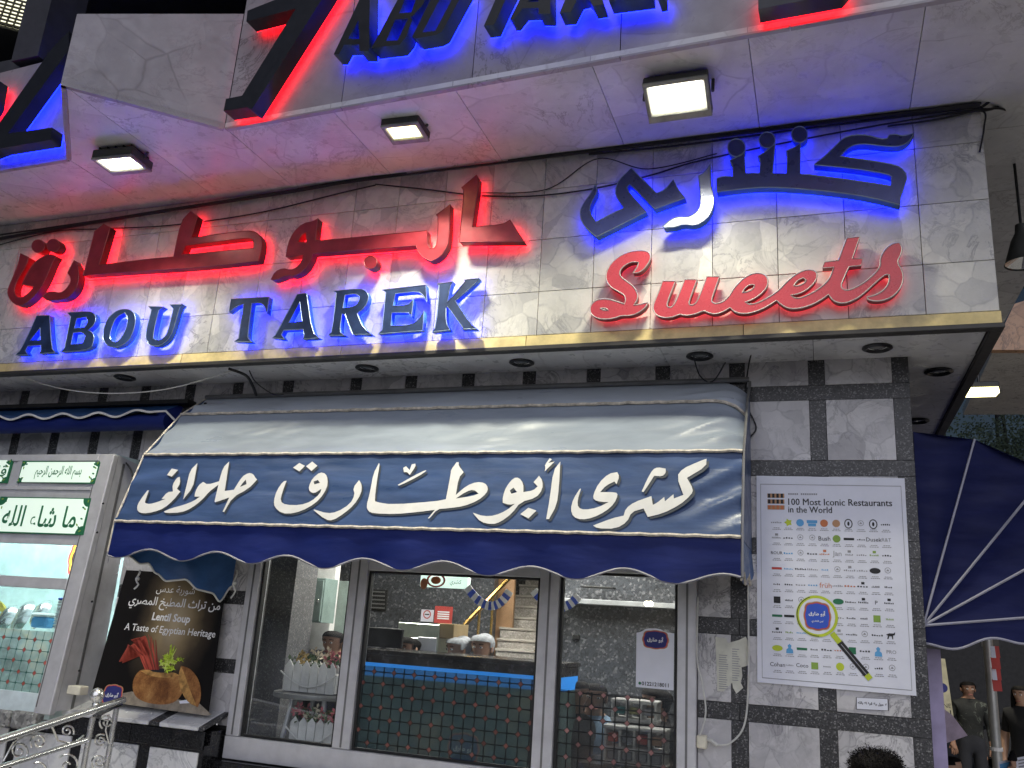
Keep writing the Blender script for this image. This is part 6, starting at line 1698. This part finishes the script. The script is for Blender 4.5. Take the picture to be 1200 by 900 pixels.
for pl in (((128, 837), (124, 856), (128, 872), (124, 893)), ((60, 849), (68, 868), (85, 872), (98, 862)), ((4, 892), (16, 870), (30, 862), (52, 860))):
    q = MB(); a_ = [rp(*p) for p in pl]; q.tube(a_, .0055, 6); q.build('scroll_bar', M['steel'], rd, smooth=True)

for i in range(9):
    xa = -6.6 + i * .205
    bx('stone_block', (xa, -.43 + .012 * (i % 3), .835), (xa + .198, -.19, .942 - .006 * (i % 2)), M['stone'], plinth, .012)
# ================================================================== SMALL FITTINGS AND CABLES
jb = thing('junction_box', 'cream plastic junction box on the window jamb at the right', 'socket box', P(822, 869, y=-.03))
pbox('case', (816, 861), (828, 878), -.045, .05, M['plastic_cream'], jb, .006)
a = P(828, 866, y=-.02); q = MB(); q.tube([a, P(834, 868, y=-.03), P(840, 873, y=-.02)], .01, 8); q.build('plug', M['cable_white'], jb, smooth=True)
bcx = thing('junction_box', 'cream junction box with cover at the foot of the booth post', 'socket box', P(88, 810, y=-.3)); pbox('case', (79, 803), (92, 815), -.32, .08, M['plastic_cream'], bcx, .006)
def spline(pp, n=10):
    out = []
    for i in range(len(pp) - 1):
        p0, p1, p2, p3 = pp[max(i-1, 0)], pp[i], pp[i+1], pp[min(i+2, len(pp)-1)]
        for k_ in range(n):
            t = k_ / n; out.append(.5 * ((2*p1) + (p2 - p0)*t + (2*p0 - 5*p1 + 4*p2 - p3)*t*t + (3*p1 - p0 - 3*p2 + p3)*t**3))
    return out + [pp[-1]]
def cable(pl, y, r_, label, m='cable', z=None, group='cables along the canopy'):
    pp = [P(x, yy, y=(y if not isinstance(y, (list, tuple)) else y[i])) if z is None else P(x, yy, z=z) for i, (x, yy) in enumerate(pl)]
    q = MB(); q.tube(spline(pp), r_, 6); tag(q.build('cable', M[m], None, smooth=True), label, 'cable', group)
YC = YF - .018
cable(((-60, 290), (150, 254), (330, 226), (520, 194), (700, 176), (900, 150), (1148, 124)), YC - .01, .013, 'thickest black cable bundle along the top edge of the canopy')
cable(((-60, 284), (200, 246), (420, 212), (640, 184), (900, 153), (1150, 121)), YC - .02, .007, 'black cable tight under the soffit above the thick bundle')
cable(((-30, 295), (60, 272), (125, 268), (200, 264), (300, 250), (400, 226), (440, 217)), YC, .005, 'black cable sagging behind the red Arabic letters at the left')
cable(((440, 216), (500, 222), (560, 229), (620, 230), (690, 222), (760, 206), (830, 186), (1000, 152), (1150, 128)), YC, .005, 'black cable drooping from the middle of the sign to its right end')
cable(((560, 226), (640, 222), (700, 186), (760, 198), (840, 180)), YC, .0035, 'thin black wire looping between the two Arabic signs')
cable(((690, 181), (800, 170), (950, 150), (1150, 125)), YC, .006, 'black cable running above the blue Arabic letters')
cable(((1040, 148), (1100, 140), (1150, 130), (1153, 150), (1148, 178)), YC, .005, 'black cable bent down at the canopy corner')
cable(((1150, 126), (1172, 108), (1190, 80), (1212, 40)), (YC, -.45, -.3, -.2), .008, 'black cable rising from the canopy corner to the camera')
cable(((1150, 128), (1168, 126), (1185, 112), (1215, 100)), (YC, -.45, -.3, -.2), .006, 'upper black wire leaving the canopy corner to the right')
cable(((1150, 130), (1165, 127), (1190, 118), (1215, 117)), (YC, -.45, -.3, -.2), .007, 'middle black wire leaving the canopy corner to the right')
cable(((1150, 130), (1170, 127), (1190, 133), (1215, 142)), (YC, -.45, -.3, -.2), .006, 'lowest black wire leaving the canopy corner to the right')
cable(((20, 440), (70, 455), (130, 461), (200, 455), (280, 432)), -.35, .004, 'thin pale wire drooping under the canopy at the left', 'cable_white', group=None)
cable(((268, 432), (288, 440), (296, 452), (300, 463)), (-.4, -.35, -.25, -.05), .010, 'thick black cable dropping onto the awning from the canopy', group=None)
cable(((292, 434), (300, 448), (320, 462), (332, 462)), (-.4, -.35, -.25, -.05), .004, 'thin wire dropping beside the thick cable above the awning', group=None)
cable(((812, 414), (820, 440), (835, 447), (850, 425)), (-.3, -.1, -.05, -.3), .004, 'thin dark wire hanging under the canopy above the awning end', group=None)
cable(((884, 402), (877, 430), (874, 470), (886, 500), (878, 515), (874, 540)), (-.3, -.03, -.02, -.02, -.02, -.02), .0045, 'dark wire looping down the tiles right of the awning', group=None)
cable(((876, 640), (877, 720), (877, 800), (872, 850), (855, 871), (838, 872)), -.02, .0055, 'pale cable hanging right of the window and curving into the plug', 'cable_white', group=None)
cable(((818, 700), (817, 770), (823, 800), (827, 835), (820, 862)), -.045, .005, 'thin pale cable along the right window jamb into the junction box', 'cable_white', group=None)
cable(((126, 533), (145, 540), (155, 556), (152, 580)), -.12, .006, 'dark wire looping behind the booth corner', group=None)
cm = thing('security_camera', 'black dome camera on the soffit at the upper right edge', 'camera', P(1197, 50, y=-.5))
a, b = P(1191, 56, y=-.5), P(1215, 28, y=-.35); q = MB(); q.tube([a, b], .036, 14); q.build('case', M['flood_body'], cm, smooth=True)
d = (a - b).normalized(); q = MB(); q.tube([a, a + d * .012], [.026, .022], 14); q.build('lens', M['gasket'], cm, smooth=True); q = MB(); q.tube([a + d * .012, a + d * .014], .010, 10); q.build('lens_glass', M['steel'], cm)
pl_ = thing('pendant_lamp', 'black conical pendant lamp at the right edge of the picture', 'lamp', P(1200, 290, y=.2))
c = P(1201, 309, y=.2); q = MB(); q.lathe(c, [(.105, 0), (.10, .005), (.06, .14), (.035, .19), (.03, .24), (.001, .245)], 24); q.build('shade', M['flood_body'], pl_, smooth=True)
q = MB(); q.tube([c + Vector((0, 0, .24)), (c.x, c.y, ZS)], .008, 6); q.build('rod', M['cable'], pl_); q = MB(); q.lathe(c, [(.1, .008), (.001, .06)], 20); q.build('reflector', M['steel'], pl_)
tag(bx('awning_post', (P(1097, 830, y=.3).x - .04, .26, -.0), (P(1097, 830, y=.3).x + .035, .34, P(1092, 765, y=.3).z + .02), mat('lilac painted post', (.42, .36, .55), .45)), 'lilac painted post under the fan awning', 'post')

# ================================================================== STREET TO THE RIGHT
pole = thing('steel_pole', 'silver grey street pole with hanging red and white tape', 'pole', (at_px(1172, 900, 7.5).x, at_px(1172, 900, 7.5).y, 0))
a = at_px(1168, 880, 7.5); q = MB(); q.tube([(a.x, a.y, 0), (a.x, a.y, a.z), (a.x, a.y, 3.4)], [.045, .042, .036], 12); q.build('shaft', mat('galvanised pole', (.45, .45, .42), .4, .5), pole, smooth=True)
q = MB(); q.tube([(a.x, a.y, a.z), (a.x, a.y, a.z + .03)], .05, 12); q.build('collar', M['white_paint'], pole)
rt = thing('barrier_tape', 'red and white striped tape hanging beside the street pole', 'tape', at_px(1163, 770, 7.4))
for i in range(2):
    for j in range(4):
        o = at_px(1160 + i * 5 + j * .8, 757 + j * 13, 7.4); q = MB(); q.slab([o, o + Vector((.035, 0, 0)), o + Vector((.04, 0, -.095)), o + Vector((.005, .0, -.095))], (0, .004, 0)); q.build('tape_piece', M['print_red'] if (i + j) % 2 or i else M['paper'], rt)
bn = thing('advert_banner', 'cream roll-up banner with a round blue badge behind the lilac post', 'banner', at_px(1108, 830, 9.5))
q = MB(); q.slab([at_px(1095, 771, 9.5), at_px(1107.5, 772, 9.5), at_px(1119, 850, 9.5), at_px(1100, 850, 9.5)], (0, .02, 0)); q.build('cloth', mat('cream banner', (.62, .58, .40), .6), bn)
c = at_px(1104, 806, 9.4); q = MB(); q.disc(c, (.055, 0, 0), (0, 0, .05)); q.build('badge', M['print_navy'], bn)
text('lettering', 'NE', at_px(1110, 827, 9.4), (1, 0, 0), (0, 0, 1), M['ink'], bn, width=.075); text('lettering', '11', at_px(1111, 836, 9.4), (1, 0, 0), (0, 0, 1), M['ink'], bn, width=.06)
# parked car in the dark
c = at_px(1192, 800, 14); cr = thing('parked_car', 'dark parked car with a pale roof highlight in the street at the right', 'car', (c.x + .6, c.y, -.16))
def car(c0):
    X, Y, Z = c0
    M['car'] = mat('dark car paint', (.02, .022, .025), .2, .3, coat=.6)
    prof = [(-2.1, .35), (-2.1, .75), (-1.5, .92), (-1.0, 1.0), (-.4, 1.42), (.9, 1.46), (1.6, 1.05), (2.1, .95), (2.15, .4)]
    q = MB(); q.slab([(X + x, Y - .85, Z + z) for x, z in prof], (0, 1.7, 0)); q.build('body', M['car'], cr, bevel=.05)
    q = MB(); q.slab([(X + x, Y - .862, Z + z) for x, z in [(-.85, 1.02), (-.35, 1.36), (.8, 1.38), (1.3, 1.05)]], (0, .005, 0)); q.build('window', M['gasket'], cr)
    for x in (-1.35, 1.3):
        for y in (-.8, .62): q = MB(); q.tube([(X + x, Y + y, Z + .33), (X + x, Y + y + .2, Z + .33)], .33, 18); q.build('wheel', M['gasket'], cr)
    for y in (-.65, .65): q = MB(); q.ball((X - 2.08, Y + y, Z + .7), (.05, .14, .07)); q.build('headlight', M['eye_white'], cr)
car((c.x + 1.2, c.y, -.16))
# dark houses, trees and a lattice mast far off
M['dark_house'] = mat('dark plaster house', (.05, .048, .045), .8)
for i, (x0, x1, y, h, lab) in enumerate(((2, 9, 26, 5.0, 'low dark house straight down the side street'), (9.3, 18, 30, 7.0, 'taller dark house right of the low one in the side street'))):
    t = thing('dark_house', lab, 'house', ((x0 + x1) / 2, y, 0), 'dark houses along the side street')
    bx('wall', (x0, y, -.16), (x1, y + 8, h), M['dark_house'], t); bx('roof', (x0 - .2, y - .2, h), (x1 + .2, y + 8.2, h + .25), M['dark_trim'], t)
    for a_ in range(4):
        bx('window', (x0 + .9 + a_ * 1.6, y - .03, 2.0), (x0 + 1.4 + a_ * 1.6, y - .005, 2.7), emis('dim window %d%d' % (i, a_), (1, .75, .4), .10 if (a_ + i) % 3 == 0 else .01, (.03, .03, .03)), t)
M['leaf_dark'] = mat('dark foliage', (.035, .055, .03), .7, var=.5)
M['bark'] = mat('bark', (.06, .045, .035), .9)
def tree(c, h, r0, seed, label):
    t = thing('street_tree', label, 'tree', c, 'trees down the side street'); r = random.Random(seed); c = Vector(c)
    q = MB(); q.tube([c, c + Vector((.1, 0, h * .4)), c + Vector((0, .1, h * .7))], [.25, .18, .1], 8)
    for i in range(6):
        a_ = r.uniform(0, 6.28); q.tube([c + Vector((0, 0, h * (.35 + .05 * i))), c + Vector((math.cos(a_) * r0 * .7, math.sin(a_) * r0 * .7, h * (.6 + .06 * i)))], [.09, .03], 6)
    q.build('trunk', M['bark'], t)
    q = MB()
    cl = [(Vector((r.gauss(0, .5) * r0, r.gauss(0, .5) * r0, h * r.uniform(.5, .95))), r.uniform(.3, .55) * r0) for _ in range(16)]
    for i in range(5200):
        o, rr = r.choice(cl); u = Vector((r.gauss(0, 1), r.gauss(0, 1), r.gauss(0, 1))).normalized(); o = c + o + u * rr * r.uniform(.5, 1.05)
        a_ = Vector((r.gauss(0, 1), r.gauss(0, 1), r.gauss(0, 1))).normalized(); b_ = a_.orthogonal(); s_ = .10
        q.add([o - a_ * s_, o + b_ * s_ * .5, o + a_ * s_, o - b_ * s_ * .5], [(0, 1, 2, 3)])
    q.build('crown', M['leaf_dark'], t)
for px, py, dep, h, sd_, lab in ((1140, 505, 46, None, 1, 'dark bushy tree showing left of the mast above the fan awning'), (1184, 500, 52, None, 2, 'dark bushy tree showing right of the mast above the fan awning'), (1225, 470, 48, None, 3, 'tall dark tree at the far right edge above the fan awning')):
    p = at_px(px, py, dep); tree((p.x, p.y, -.16), p.z + .16, 3.0, sd_, lab)
mt = thing('lattice_mast', 'dark lattice transmission mast far off against the dusk sky', 'mast', (at_px(1172, 520, 150).x, at_px(1172, 520, 150).y, 0))
b0, tp = at_px(1172, 540, 150), at_px(1168, 449, 150)
q = MB()
def lev(t): w = 1.6 * (1 - t) + .35 * t; cc_ = Vector((tp.x, tp.y, (tp.z) * t)); return [cc_ + Vector((sx * w, sy * w, 0)) for sx, sy in ((-1, -1), (1, -1), (1, 1), (-1, 1))]
n = 22
for i in range(n):
    l0, l1 = lev(i / n), lev((i + 1) / n)
    for k_ in range(4):
        q.tube([l0[k_], l1[k_]], .16, 4, False); q.tube([l0[k_], l1[(k_ + 1) % 4]], .09, 4, False); q.tube([l1[k_], l1[(k_ + 1) % 4]], .09, 4, False)
q.build('lattice', M['gasket'], mt)
q = MB(); q.tube([tp, tp + Vector((0, 0, 3))], .12, 5); q.build('antenna', M['gasket'], mt)
